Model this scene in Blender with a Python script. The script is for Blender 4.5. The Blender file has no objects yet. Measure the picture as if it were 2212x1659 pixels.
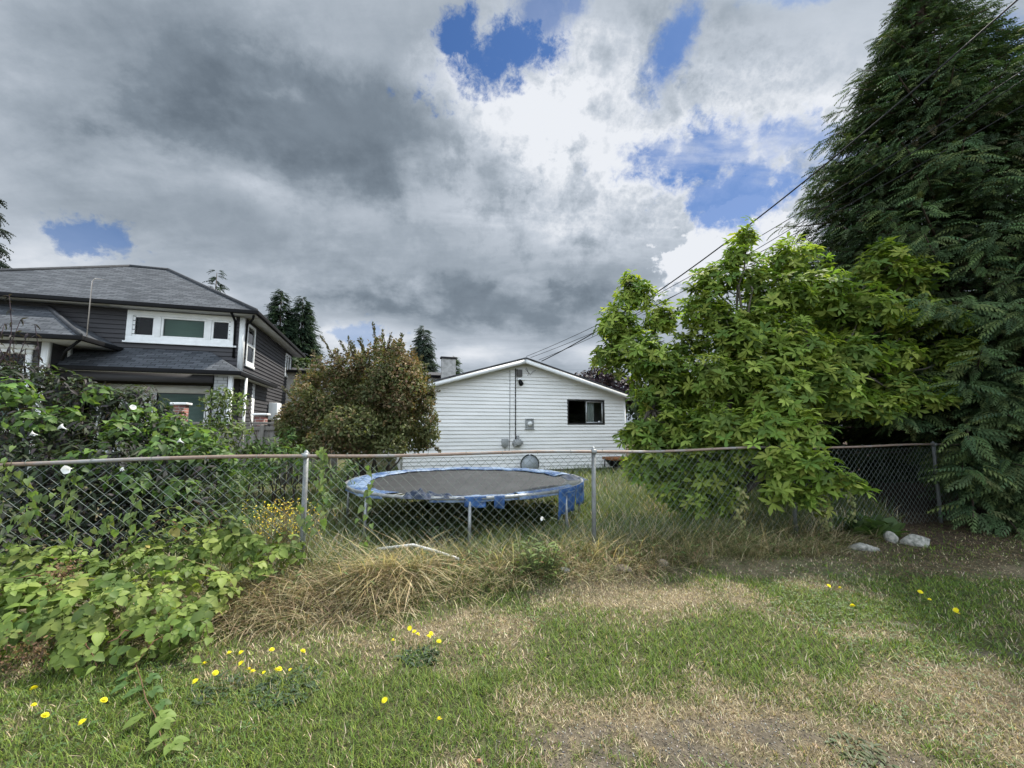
import bpy, math
import numpy as np
from mathutils import Vector
rng = np.random.default_rng(7)
SC = bpy.context.scene
COL = SC.collection
pi = math.pi

# ------------------------------------------------------------------ camera
FOC, PITCH, EYE = 416.0, math.radians(5.86), 1.6
cam = bpy.data.cameras.new('camera'); camo = bpy.data.objects.new('camera', cam); COL.objects.link(camo)
camo.location = (0, 0, EYE); camo.rotation_euler = (pi/2 + PITCH, 0, 0)
cam.sensor_width = 36; cam.lens = 36*FOC/1024; cam.clip_start = 0.05; cam.clip_end = 2000
SC.camera = camo
SC.render.resolution_x, SC.render.resolution_y = 1024, 768

def ray(x, y):
    a = (x*1024/2212-512)/FOC; b = (384-y*1024/2212)/FOC
    return np.array([a, math.cos(PITCH)-b*math.sin(PITCH), math.sin(PITCH)+b*math.cos(PITCH)])
def gp(x, y, z=0.0):
    r = ray(x, y); p = np.array([0, 0, EYE]) + r*((z-EYE)/r[2]); return p
def at(x, y, d):
    r = ray(x, y); return np.array([0, 0, EYE]) + r*(d/r[1])

# ------------------------------------------------------------------ object helpers
def tag(o, label=None, cat=None, group=None, kind=None):
    if label: o['label'] = label
    if cat: o['category'] = cat
    if group: o['group'] = group
    if kind: o['kind'] = kind
    return o
def empty(name, loc, rz=0.0):
    o = bpy.data.objects.new(name, None); COL.objects.link(o)
    o.location = loc; o.rotation_euler = (0, 0, rz); o.empty_display_size = 0.2
    return o
def nrm(v):
    v = np.asarray(v, float); return v/np.maximum(np.linalg.norm(v, axis=-1, keepdims=True), 1e-9)

class Soup:
    """gathers geometry for ONE mesh; every vertex carries a tint colour"""
    def __init__(s): s.V = []; s.L = []; s.N = []; s.C = []; s.nv = 0; s.UV = []
    def raw(s, V, faces, col=(0.5, 0.5, 0.5), uv=None):
        V = np.asarray(V, float).reshape(-1, 3); s.V.append(V)
        for f in faces:
            s.L.append(np.asarray(f, np.int64)+s.nv); s.N.append(np.array([len(f)]))
        c = np.asarray(col, float)
        if c.ndim == 1: c = np.tile(c, (len(V), 1))
        s.C.append(c)
        if uv is not None: s.UV.append(np.asarray(uv, float))
        s.nv += len(V)
    def quad(s, a, b, c, d, col=(0.5, 0.5, 0.5), uv=None):
        s.raw([a, b, c, d], [(0, 1, 2, 3)], col, uv)
    def box(s, x0, x1, y0, y1, z0, z1, col=(0.5, 0.5, 0.5)):
        V = [(x, y, z) for x in (x0, x1) for y in (y0, y1) for z in (z0, z1)]
        s.raw(V, [(0, 1, 3, 2), (4, 6, 7, 5), (0, 4, 5, 1), (2, 3, 7, 6), (0, 2, 6, 4), (1, 5, 7, 3)], col)
    def prism(s, poly, z0, z1, col=(0.5, 0.5, 0.5)):
        n = len(poly)
        V = [(p[0], p[1], z0) for p in poly]+[(p[0], p[1], z1) for p in poly]
        F = [tuple(range(n))[::-1], tuple(range(n, 2*n))]+[(i, (i+1) % n, n+(i+1) % n, n+i) for i in range(n)]
        s.raw(V, F, col)
    def add(s, tm, P, X, Z, S, col):
        TV, TF = tm; P = np.asarray(P, float).reshape(-1, 3); n = len(P)
        if n == 0: return
        X = nrm(np.broadcast_to(X, (n, 3))); Z = np.broadcast_to(Z, (n, 3))
        Y = nrm(np.cross(Z, X)); Z = np.cross(X, Y)
        S = np.asarray(S, float)
        if S.ndim == 0: S = np.full((n, 3), float(S))
        if S.ndim == 1: S = np.repeat(S[:, None], 3, 1)
        T = np.asarray(TV, float)
        Vv = (P[:, None, :] + (S[:, None, 0:1]*T[None, :, 0:1])*X[:, None, :]
              + (S[:, None, 1:2]*T[None, :, 1:2])*Y[:, None, :] + (S[:, None, 2:3]*T[None, :, 2:3])*Z[:, None, :])
        k = len(T)
        lo = np.concatenate([np.asarray(f) for f in TF]); cnt = np.array([len(f) for f in TF])
        s.V.append(Vv.reshape(-1, 3))
        s.L.append((lo[None, :]+(np.arange(n)*k)[:, None]).ravel()+s.nv)
        s.N.append(np.tile(cnt, n))
        c = np.asarray(col, float)
        if c.ndim == 1: c = np.tile(c, (n, 1))
        s.C.append(np.repeat(c, k, 0)); s.nv += n*k
    def tube(s, path, rad, col=(0.1, 0.08, 0.06), sides=5, cap=True):
        path = np.asarray(path, float); n = len(path)
        rad = np.broadcast_to(np.asarray(rad, float), (n,))
        d = nrm(np.gradient(path, axis=0))
        ref = np.array([0, 0, 1.0]) if abs(d[0][2]) < 0.9 else np.array([1.0, 0, 0])
        V = []
        for i in range(n):
            x = nrm(np.cross(ref, d[i])) ; y = np.cross(d[i], x); ref = np.cross(x, d[i]) if False else ref
            a = np.arange(sides)*2*pi/sides
            V.append(path[i]+rad[i]*(np.cos(a)[:, None]*x+np.sin(a)[:, None]*y))
        V = np.concatenate(V)
        F = [(i*sides+j, i*sides+(j+1) % sides, (i+1)*sides+(j+1) % sides, (i+1)*sides+j) for i in range(n-1) for j in range(sides)]
        if cap: F += [tuple(range(sides))[::-1], tuple((n-1)*sides+j for j in range(sides))]
        s.raw(V, F, col)
    def segs(s, A, B, r, col, sides=3):
        """many straight rods A[i]->B[i]"""
        A = np.asarray(A, float); B = np.asarray(B, float); n = len(A)
        L = np.linalg.norm(B-A, axis=1)
        a = np.arange(sides)*2*pi/sides
        T = np.concatenate([np.stack([np.zeros(sides), np.cos(a), np.sin(a)], 1), np.stack([np.ones(sides), np.cos(a), np.sin(a)], 1)])
        F = [(j, (j+1) % sides, sides+(j+1) % sides, sides+j) for j in range(sides)]
        Z = np.tile([0.0, 0.0, 1.0], (n, 1)); D = nrm(B-A); Z[np.abs(D[:, 2]) > 0.95] = (1, 0, 0)
        s.add((T, F), A, D, Z, np.stack([L, np.full(n, r), np.full(n, r)], 1), col)
    def build(s, name, mat, parent=None, smooth=False, bevel=0.0, loc=None):
        me = bpy.data.meshes.new(name)
        V = np.concatenate(s.V); L = np.concatenate(s.L).astype(np.int32); N = np.concatenate(s.N).astype(np.int32)
        me.vertices.add(len(V)); me.vertices.foreach_set('co', V.astype(np.float32).ravel())
        me.loops.add(len(L)); me.loops.foreach_set('vertex_index', L)
        me.polygons.add(len(N)); st = np.concatenate([[0], np.cumsum(N)[:-1]]).astype(np.int32)
        me.polygons.foreach_set('loop_start', st); me.polygons.foreach_set('loop_total', N)
        C = np.concatenate(s.C); C = np.concatenate([C, np.ones((len(C), 1))], 1)
        ca = me.color_attributes.new('tint', 'FLOAT_COLOR', 'POINT'); ca.data.foreach_set('color', C.astype(np.float32).ravel())
        if s.UV:
            uv = np.concatenate(s.UV)
            ul = me.uv_layers.new(name='UVMap'); ul.data.foreach_set('uv', uv[L].astype(np.float32).ravel())
        me.update(calc_edges=True); me.validate()
        if smooth: me.polygons.foreach_set('use_smooth', np.ones(len(me.polygons), bool))
        me.materials.append(mat)
        o = bpy.data.objects.new(name, me); COL.objects.link(o)
        if loc is not None: o.location = loc
        if parent: o.parent = parent
        if bevel:
            b = o.modifiers.new('bevel', 'BEVEL'); b.width = bevel; b.segments = 2; b.limit_method = 'ANGLE'
        return o

# ------------------------------------------------------------------ value noise on arrays
def vnoise(x, y, seed=0, octs=4, scale=1.0):
    x = np.asarray(x, float); y = np.asarray(y, float); out = np.zeros(np.broadcast(x, y).shape); amp = 1; tot = 0
    for o in range(octs):
        r = np.random.default_rng(seed+o*17).random((128, 128))
        xs = x*scale*2**o+37.3*o; ys = y*scale*2**o+11.7*o
        xi = np.floor(xs).astype(int); yi = np.floor(ys).astype(int); fx = xs-xi; fy = ys-yi
        fx = fx*fx*(3-2*fx); fy = fy*fy*(3-2*fy)
        g = lambda i, j: r[i % 128, j % 128]
        out += amp*((g(xi, yi)*(1-fx)+g(xi+1, yi)*fx)*(1-fy)+(g(xi, yi+1)*(1-fx)+g(xi+1, yi+1)*fx)*fy)
        tot += amp; amp *= 0.55
    return out/tot

# ------------------------------------------------------------------ materials
def new_mat(name):
    m = bpy.data.materials.new(name); m.use_nodes = True
    nt = m.node_tree; nt.nodes.clear()
    out = nt.nodes.new('ShaderNodeOutputMaterial'); return m, nt, out
def lk(nt, a, b): nt.links.new(a, b)
def principled(nt, rough=0.6, metal=0.0, spec=0.4):
    p = nt.nodes.new('ShaderNodeBsdfPrincipled')
    p.inputs['Roughness'].default_value = rough; p.inputs['Metallic'].default_value = metal
    p.inputs['Specular IOR Level'].default_value = spec
    return p
def noise(nt, scale, detail=4, vec=None, rough=0.55, dist=0.0):
    n = nt.nodes.new('ShaderNodeTexNoise'); n.inputs['Scale'].default_value = scale
    n.inputs['Detail'].default_value = detail; n.inputs['Roughness'].default_value = rough; n.inputs['Distortion'].default_value = dist
    if vec is not None: lk(nt, vec, n.inputs['Vector'])
    return n
def ramp(nt, fac, stops):
    r = nt.nodes.new('ShaderNodeValToRGB'); e = r.color_ramp.elements
    while len(e) < len(stops): e.new(0.5)
    for i, (p, c) in enumerate(stops): e[i].position = p; e[i].color = (*c, 1)
    lk(nt, fac, r.inputs['Fac']); return r
def mixc(nt, fac, a, b, mode='MIX'):
    m = nt.nodes.new('ShaderNodeMix'); m.data_type = 'RGBA'; m.blend_type = mode
    for s_, v in ((m.inputs[0], fac), (m.inputs[6], a), (m.inputs[7], b)):
        if isinstance(v, (int, float)): s_.default_value = v
        elif isinstance(v, tuple): s_.default_value = (*v, 1)
        else: lk(nt, v, s_)
    return m.outputs[2]
def bump(nt, h, p, strength=0.3, dist=0.01):
    b = nt.nodes.new('ShaderNodeBump'); b.inputs['Strength'].default_value = strength; b.inputs['Distance'].default_value = dist
    lk(nt, h, b.inputs['Height']); lk(nt, b.outputs[0], p.inputs['Normal'])
def geo_pos(nt):
    return nt.nodes.new('ShaderNodeTexCoord').outputs['Object']

def mat_leaf(name, transl=0.35, rough=0.45, spec=0.45, tcol=(1.15, 1.2, 0.55)):
    m, nt, out = new_mat(name)
    a = nt.nodes.new('ShaderNodeAttribute'); a.attribute_name = 'tint'
    p = principled(nt, rough, 0, spec); lk(nt, a.outputs['Color'], p.inputs['Base Color'])
    if transl <= 0:
        lk(nt, p.outputs[0], out.inputs[0]); return m
    t = nt.nodes.new('ShaderNodeBsdfTranslucent')
    lk(nt, mixc(nt, 1.0, a.outputs['Color'], tcol, 'MULTIPLY'), t.inputs['Color'])
    mx = nt.nodes.new('ShaderNodeMixShader'); mx.inputs[0].default_value = transl
    lk(nt, p.outputs[0], mx.inputs[1]); lk(nt, t.outputs[0], mx.inputs[2]); lk(nt, mx.outputs[0], out.inputs[0])
    return m
def mat_plain(name, c, rough=0.6, metal=0.0, var=0.25, scale=6.0, spec=0.4, c2=None, bmp=0.0, stretch=None):
    m, nt, out = new_mat(name); p = principled(nt, rough, metal, spec)
    v = geo_pos(nt)
    if stretch:
        mp = nt.nodes.new('ShaderNodeMapping'); mp.inputs['Scale'].default_value = stretch; lk(nt, v, mp.inputs[0]); v = mp.outputs[0]
    n = noise(nt, scale, 6, v, 0.6)
    c2 = c2 or tuple(x*(1-var) for x in c)
    r = ramp(nt, n.outputs[0], [(0.35, c2), (0.62, c)])
    lk(nt, r.outputs[0], p.inputs['Base Color'])
    if bmp: bump(nt, n.outputs[0], p, bmp, 0.01)
    lk(nt, p.outputs[0], out.inputs[0]); return m
def mat_tint(name, rough=0.6, metal=0.0, spec=0.4, nscale=20, namt=0.3, bmp=0.0):
    m, nt, out = new_mat(name); p = principled(nt, rough, metal, spec)
    a = nt.nodes.new('ShaderNodeAttribute'); a.attribute_name = 'tint'
    n = noise(nt, nscale, 5, geo_pos(nt))
    r = ramp(nt, n.outputs[0], [(0.3, (1-namt,)*3), (0.7, (1+namt*0.3,)*3)])
    lk(nt, mixc(nt, 1.0, a.outputs['Color'], r.outputs[0], 'MULTIPLY'), p.inputs['Base Color'])
    if bmp: bump(nt, n.outputs[0], p, bmp, 0.01)
    lk(nt, p.outputs[0], out.inputs[0]); return m
def mat_shingle(name, c1, c2, c3):
    m, nt, out = new_mat(name); p = principled(nt, 0.9, 0, 0.25)
    uv = nt.nodes.new('ShaderNodeTexCoord').outputs['UV']
    n1 = noise(nt, 2.5, 3, uv)
    wob = nt.nodes.new('ShaderNodeVectorMath'); wob.operation = 'MULTIPLY_ADD'
    lk(nt, noise(nt, 5.0, 2, uv).outputs['Color'], wob.inputs[0]); wob.inputs[1].default_value = (0.05, 0.03, 0); lk(nt, uv, wob.inputs[2])
    b = nt.nodes.new('ShaderNodeTexBrick'); lk(nt, wob.outputs[0], b.inputs['Vector'])
    b.inputs['Scale'].default_value = 1; b.inputs['Brick Width'].default_value = 0.31; b.inputs['Row Height'].default_value = 0.13
    b.inputs['Mortar Size'].default_value = 0.012; b.inputs['Mortar Smooth'].default_value = 0.3; b.inputs['Bias'].default_value = 0
    b.inputs['Color1'].default_value = (*c1, 1); b.inputs['Color2'].default_value = (*c2, 1); b.inputs['Mortar'].default_value = (*c3, 1)
    n2 = noise(nt, 60, 3, uv)
    c = mixc(nt, 0.15, b.outputs['Color'], ramp(nt, n1.outputs[0], [(0.3, c3), (0.7, c1)]).outputs[0])
    c = mixc(nt, 0.25, c, n2.outputs['Color'], 'SOFT_LIGHT')
    lk(nt, c, p.inputs['Base Color']); bump(nt, b.outputs['Fac'], p, -0.6, 0.01)
    lk(nt, p.outputs[0], out.inputs[0]); return m
def mat_glass(name, tint=(0.85, 0.9, 0.88), refl=0.0, ior=1.45):
    m, nt, out = new_mat(name)
    t = nt.nodes.new('ShaderNodeBsdfTransparent'); t.inputs[0].default_value = (*tint, 1)
    g = nt.nodes.new('ShaderNodeBsdfGlossy'); g.inputs['Roughness'].default_value = 0.02
    f = nt.nodes.new('ShaderNodeFresnel'); f.inputs[0].default_value = ior
    ad = nt.nodes.new('ShaderNodeMath'); ad.operation = 'ADD'; lk(nt, f.outputs[0], ad.inputs[0]); ad.inputs[1].default_value = refl; ad.use_clamp = True
    mx = nt.nodes.new('ShaderNodeMixShader'); lk(nt, ad.outputs[0], mx.inputs[0]); lk(nt, t.outputs[0], mx.inputs[1]); lk(nt, g.outputs[0], mx.inputs[2])
    lk(nt, mx.outputs[0], out.inputs[0]); return m

# ------------------------------------------------------------------ leaf templates (x along the leaf, z = its upper side)
def leaf_t(prof, fold=0.25, curl=0.25):
    """prof: [(x, halfwidth)] between base and tip"""
    V = [(0, 0, 0)]
    for x, w in prof:
        mz = -curl*max(x, 0)**2
        V += [(max(x, 0.03), 0, mz), (x, w, mz+fold*w), (x, -w, mz+fold*w)]
    V.append((1, 0, -curl)); k = len(prof); F = [(0, 1, 2), (0, 3, 1)]
    for i in range(k-1):
        a = 1+3*i; b = a+3
        F += [(a, b, b+1, a+1), (a, a+2, b+2, b)]
    a = 1+3*(k-1); t = len(V)-1
    F += [(a, t, a+1), (a, a+2, t)]
    return np.array(V), F
T_OBOV = leaf_t([(0.3, 0.10), (0.68, 0.175)], 0.35, 0.35)
T_OVATE = leaf_t([(0.18, 0.3), (0.5, 0.37), (0.8, 0.2)], 0.3, 0.3)
T_HEART = leaf_t([(-0.16, 0.22), (0.1, 0.42), (0.5, 0.3)], 0.3, 0.3)
T_LANCE = leaf_t([(0.25, 0.13), (0.6, 0.13)], 0.3, 0.4)
T_SMALL = (np.array([(0, 0, 0), (0.5, 0.27, 0.07), (1, 0, -0.1), (0.5, -0.27, 0.07)]), [(0, 3, 2), (0, 2, 1)])
def frond_t(k=8, droop=0.5, lw=0.055, ang=0.85, ll=0.42):
    V = []; F = []
    def leaflet(o, d, L, w):
        d = np.array(d)/np.linalg.norm(d); sd = np.array([-d[1], d[0], 0.0])
        i = len(V)
        V.extend([tuple(o), tuple(o+d*L*0.45+sd*w), tuple(o+d*L+np.array([0, 0, -0.25*L])), tuple(o+d*L*0.45-sd*w)])
        F.append((i, i+3, i+2, i+1))
    for j in range(k):
        t = (j+0.5)/k; o = np.array([t, 0, -droop*t*t])
        L = ll*(1-0.75*t)*(0.55+0.45*min(1, t*4)); sl = -2*droop*t
        for sg in (-1, 1):
            leaflet(o, (math.cos(ang), sg*math.sin(ang), sl*0.5-0.12), L, lw)
    leaflet(np.array([0.72, 0, -droop*0.52]), (1, 0, -droop*1.6), 0.34, lw)
    leaflet(np.array([0, 0, 0]), (1, 0, -droop*0.3), 0.8, lw*0.35)
    return np.array(V, float), F
T_FROND = frond_t(7, 0.35, 0.036, 0.75, 0.38)
T_NEEDLE = frond_t(6, 0.35, 0.05, 1.0, 0.4)
def blade_t(n=3, bend=0.5):
    V = []; F = []
    for i in range(n):
        t = i/n; w = 0.5*(1-t*0.55)
        V += [(t, -w, -bend*t*t), (t, w, -bend*t*t)]
    V.append((1, 0, -bend))
    for i in range(n-1): F.append((2*i, 2*i+2, 2*i+3, 2*i+1))
    F.append((2*n-2, 2*n, 2*n-1)); return np.array(V, float), F
T_BLADE = blade_t(2, 0.25); T_ARCH = blade_t(5, 0.62); T_TALL = blade_t(4, 0.3)

def pick(cols, n, jit=0.18, w=None):
    cols = np.array(cols); i = rng.choice(len(cols), n, p=w)
    c = cols[i]*(1+jit*rng.standard_normal((n, 1)))*(1+jit*0.3*rng.standard_normal((n, 3)))
    return np.clip(c, 0.004, 0.9)
def sph(n):
    v = rng.standard_normal((n, 3)); return nrm(v)
# ------------------------------------------------------------------ light: high sun behind the houses to the right, broken cloud
SUN_EL, SUN_AZ = math.radians(55), math.radians(45)
sdir = Vector((math.cos(SUN_EL)*math.sin(SUN_AZ), math.cos(SUN_EL)*math.cos(SUN_AZ), math.sin(SUN_EL)))
sl = bpy.data.lights.new('sun', 'SUN'); sl.energy = 3.4; sl.angle = math.radians(1.5); sl.color = (1, 0.95, 0.86)
so = bpy.data.objects.new('sun', sl); COL.objects.link(so); so.rotation_euler = sdir.to_track_quat('Z', 'Y').to_euler(); so.location = (10, 12, 25)
SC.view_settings.view_transform = 'Standard'; SC.view_settings.look = 'None'; SC.view_settings.gamma = 1
EXPO = 1.2
SC.view_settings.exposure = EXPO
cy = SC.cycles; cy.max_bounces = 7; cy.diffuse_bounces = 3; cy.glossy_bounces = 2; cy.transmission_bounces = 4; cy.transparent_max_bounces = 8
cy.use_denoising = True; cy.sample_clamp_indirect = 4; cy.caustics_reflective = False; cy.caustics_refractive = False

w = bpy.data.worlds.new('World'); SC.world = w; w.use_nodes = True
nt = w.node_tree; nt.nodes.clear()
wo = nt.nodes.new('ShaderNodeOutputWorld'); bg = nt.nodes.new('ShaderNodeBackground'); lk(nt, bg.outputs[0], wo.inputs[0])
SKY_STRENGTH = 0.1; bg.inputs['Strength'].default_value = SKY_STRENGTH
sky = nt.nodes.new('ShaderNodeTexSky'); sky.sky_type = 'NISHITA'; sky.sun_disc = False
sky.sun_elevation = SUN_EL; sky.sun_rotation = SUN_AZ; sky.air_density = 1.0; sky.dust_density = 0.3; sky.ozone_density = 2.5
def Mt(op, a, b=0.0, c=0.0, clamp=False):
    n = nt.nodes.new('ShaderNodeMath'); n.operation = op; n.use_clamp = clamp
    for s_, v in zip(n.inputs, (a, b, c)):
        if isinstance(v, (int, float)): s_.default_value = v
        else: lk(nt, v, s_)
    return n.outputs[0]
def Smooth(v, a, b, lo=0.0, hi=1.0):
    n = nt.nodes.new('ShaderNodeMapRange'); n.interpolation_type = 'SMOOTHSTEP'
    lk(nt, v, n.inputs['Value']); n.inputs['From Min'].default_value = a; n.inputs['From Max'].default_value = b
    n.inputs['To Min'].default_value = lo; n.inputs['To Max'].default_value = hi; return n.outputs[0]
dirv = nt.nodes.new('ShaderNodeTexCoord').outputs['Generated']
sx = nt.nodes.new('ShaderNodeSeparateXYZ'); lk(nt, dirv, sx.inputs[0])
dx, dy, dz = sx.outputs
yy = Mt('MAXIMUM', dy, 0.06)
A_ = Mt('DIVIDE', dx, yy); B_ = Mt('DIVIDE', dz, yy)
# cloud-deck coordinates: the deck is seen flatter towards the horizon
deck = nt.nodes.new('ShaderNodeCombineXYZ'); den = Mt('ADD', Mt('MAXIMUM', dz, 0.0), 0.35)
lk(nt, Mt('DIVIDE', dx, den), deck.inputs[0]); lk(nt, Mt('DIVIDE', dy, den), deck.inputs[1])
nA = noise(nt, 2.2, 9, deck.outputs[0], 0.58, 0.6)
nB = noise(nt, 5.5, 9, deck.outputs[0], 0.6, 0.25)
nC = noise(nt, 11.0, 8, dirv, 0.66, 0.0)
mpr = nt.nodes.new('ShaderNodeMapping'); mpr.inputs['Rotation'].default_value = (0, 0, math.radians(-32)); mpr.inputs['Scale'].default_value = (0.9, 3.2, 1); lk(nt, deck.outputs[0], mpr.inputs[0])
nD = noise(nt, 2.0, 8, mpr.outputs[0], 0.6, 0.5)          # wind-drawn streaks
wn = Mt('SUBTRACT', nB.outputs[0], 0.5); wc = Mt('SUBTRACT', nC.outputs[0], 0.5); wa = Mt('SUBTRACT', nA.outputs[0], 0.5); wd = Mt('SUBTRACT', nD.outputs[0], 0.5)
def ell(px, py, rx, ry, rot=0.0):
    """distance (1 = rim) from a patch of sky given by its direction"""
    r = ray(px, py); a0, b0 = r[0]/r[1], r[2]/r[1]; k = 1/898.0
    ca, sa = math.cos(math.radians(rot)), math.sin(math.radians(rot))
    u = Mt('SUBTRACT', A_, a0); v = Mt('SUBTRACT', B_, b0)
    x = Mt('MULTIPLY', Mt('ADD', Mt('MULTIPLY', u, ca), Mt('MULTIPLY', v, sa)), 1/(rx*k))
    y = Mt('MULTIPLY', Mt('SUBTRACT', Mt('MULTIPLY', v, ca), Mt('MULTIPLY', u, sa)), 1/(ry*k))
    return Mt('SQRT', Mt('ADD', Mt('MULTIPLY', x, x), Mt('MULTIPLY', y, y)))
nE = noise(nt, 30.0, 7, dirv, 0.68, 0.3); we = Mt('SUBTRACT', nE.outputs[0], 0.5)
edge = Mt('ADD', Mt('MULTIPLY', wn, 4.6), Mt('ADD', Mt('MULTIPLY', wc, 4.4), Mt('MULTIPLY', we, 3.4)))
fine = Mt('ADD', Mt('MULTIPLY', wn, 1.2), Mt('MULTIPLY', wc, 2.2))
hole, rim = None, None
for (px, py, rx, ry, rot, soft, amp, opq) in [
        (1075, 120, 160, 85, 14, 0.65, 0.46, 1.0), (990, 85, 60, 75, 0, 0.65, 0.5, 1.0), (1180, 30, 60, 110, -24, 1.1, 0.6, .75),
        (1455, 95, 40, 150, -22, 1.2, 0.55, 0.95), (1530, 335, 165, 70, 14, 0.9, 0.5, .95), (1700, 300, 165, 62, 10, 1.0, 0.6, .8), (1620, 395, 125, 80, 20, 0.9, 0.55, .85),
        (1540, 430, 60, 55, 0, 0.8, 0.6, .85), (190, 508, 85, 26, -14, 1.3, 1.1, .75), (245, 525, 50, 18, -10, 1.0, 1.1, .7), (775, 722, 46, 18, 0, 1.3, 1.2, .5), (2190, 95, 60, 70, 0, 1.0, 0.7, .6), (1745, -20, 90, 30, 10, 1.2, .6, .6)]:
    d = Mt('ADD', ell(px, py, rx, ry, rot), Mt('MULTIPLY', edge, amp))
    h = Smooth(d, 1.0+soft*0.5, 1.0-soft*0.5, 0.0, opq)
    hole = h if hole is None else Mt('MAXIMUM', hole, h)
    if rx > 110:
        r_ = Smooth(d, 1.9, 1.0, 0.0, opq); rim = r_ if rim is None else Mt('MAXIMUM', rim, r_)
veil = Smooth(Mt('ADD', nD.outputs[0], Mt('MULTIPLY', wn, 0.8)), 0.47, 0.74, 0.0, 0.45)      # thin drawn-out veil across the gaps
cover = Mt('SUBTRACT', 1.0, Mt('MULTIPLY', hole, Mt('SUBTRACT', 1.0, veil)), clamp=True)
# thickness of the cloud: thin = bright, thick = grey underside
bill = Mt('SUBTRACT', 0.10, Mt('ABSOLUTE', wn)); billf = Mt('SUBTRACT', 0.10, Mt('ABSOLUTE', wc))      # rounded heads with dark creases
lit = Smooth(ell(1400, 300, 560, 360, 0), 1.3, 0.4)
calm = Mt('ADD', 0.35, Mt('MULTIPLY', lit, 0.65))
L = Mt('ADD', 0.60, Mt('ADD', Mt('MULTIPLY', wa, 0.38), Mt('MULTIPLY', calm, Mt('ADD', Mt('MULTIPLY', wn, 0.50), Mt('ADD', Mt('MULTIPLY', wc, 0.55), Mt('MULTIPLY', wd, 0.30))))))
L = Mt('ADD', L, Mt('MULTIPLY', wd, 0.30))
L = Mt('ADD', L, Mt('MULTIPLY', lit, Mt('ADD', Mt('MULTIPLY', bill, 1.1), Mt('MULTIPLY', billf, 1.5))))
L = Mt('ADD', L, Mt('MULTIPLY', rim, 0.16))
warp = Mt('ADD', Mt('MULTIPLY', wa, 1.5), Mt('ADD', Mt('MULTIPLY', wn, 1.9), Mt('MULTIPLY', wc, 0.9)))
warph = Mt('ADD', Mt('MULTIPLY', wn, 2.6), Mt('MULTIPLY', wc, 2.6))
for (px, py, rx, ry, rot, wgt, hard) in [
        (700, 265, 430, 150, -10, -0.40, 0), (300, 130, 380, 200, 0, -0.20, 0), (740, 370, 150, 75, 0, -0.14, 0), (520, 490, 430, 90, -24, -0.12, 0),
        (1060, 660, 320, 58, -4, -0.31, 0), (1290, 600, 200, 55, 0, -0.14, 0), (900, 580, 300, 90, -10, -0.10, 0), (250, 600, 260, 60, -20, -0.06, 0),
        (1120, 235, 180, 75, 8, 0.28, 0), (985, 150, 50, 110, 10, 0.2, 0), (1230, 320, 260, 130, 0, 0.22, 0), (1290, 130, 160, 160, 10, 0.2, 0),
        (1540, 560, 170, 90, 14, 0.46, 1), (1690, 510, 120, 80, 0, 0.30, 1), (1830, 160, 340, 190, 20, 0.24, 0), (1240, 510, 110, 55, -14, 0.20, 0), (1010, 440, 150, 55, -20, 0.10, 0), (560, 405, 120, 45, -25, 0.16, 0),
        (90, 555, 220, 75, -12, 0.34, 0), (760, 730, 190, 45, 0, 0.34, 0), (1010, 765, 140, 30, 0, 0.3, 0), (470, 640, 70, 30, -34, 0.2, 0), (1290, 765, 80, 30, 0, 0.25, 0)]:
    d = Mt('ADD', ell(px, py, rx, ry, rot), warph if hard else warp)
    L = Mt('ADD', L, Smooth(d, 1.06, 0.78, 0.0, wgt) if hard else Smooth(d, 1.45, 0.15, 0.0, wgt))
cr = nt.nodes.new('ShaderNodeValToRGB'); e = cr.color_ramp.elements
stops = [(0.0, (0.145, 0.182, 0.225)), (0.28, (0.215, 0.262, 0.315)), (0.55, (0.36, 0.415, 0.48)), (0.78, (0.55, 0.605, 0.68)), (1.0, (0.84, 0.87, 0.92))]
while len(e) < len(stops): e.new(0.5)
for i, (p_, c_) in enumerate(stops): e[i].position = p_; e[i].color = (*c_, 1)
lk(nt, L, cr.inputs['Fac'])
# unseen sky behind the viewer is brightened to add light on the gable
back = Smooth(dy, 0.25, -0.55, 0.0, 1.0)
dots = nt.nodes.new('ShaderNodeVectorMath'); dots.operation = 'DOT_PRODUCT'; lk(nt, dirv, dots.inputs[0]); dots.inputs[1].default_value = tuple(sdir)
glow = Smooth(dots.outputs['Value'], 0.965, 0.998, 0.0, 1.0)      # extra brightness added to the cloud around the sun, above the frame
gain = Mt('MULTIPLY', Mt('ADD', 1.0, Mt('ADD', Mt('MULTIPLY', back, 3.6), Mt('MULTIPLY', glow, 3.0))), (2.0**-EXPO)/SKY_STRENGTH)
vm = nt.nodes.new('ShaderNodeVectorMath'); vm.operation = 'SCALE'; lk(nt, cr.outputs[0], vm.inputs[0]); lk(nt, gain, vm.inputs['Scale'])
skc = nt.nodes.new('ShaderNodeVectorMath'); skc.operation = 'MULTIPLY'; lk(nt, sky.outputs[0], skc.inputs[0]); skc.inputs[1].default_value = (0.23, 0.33, 0.46)
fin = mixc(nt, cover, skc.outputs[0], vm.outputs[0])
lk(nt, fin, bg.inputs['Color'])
w.cycles.sampling_method = 'MANUAL'; w.cycles.sample_map_resolution = 512

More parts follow.
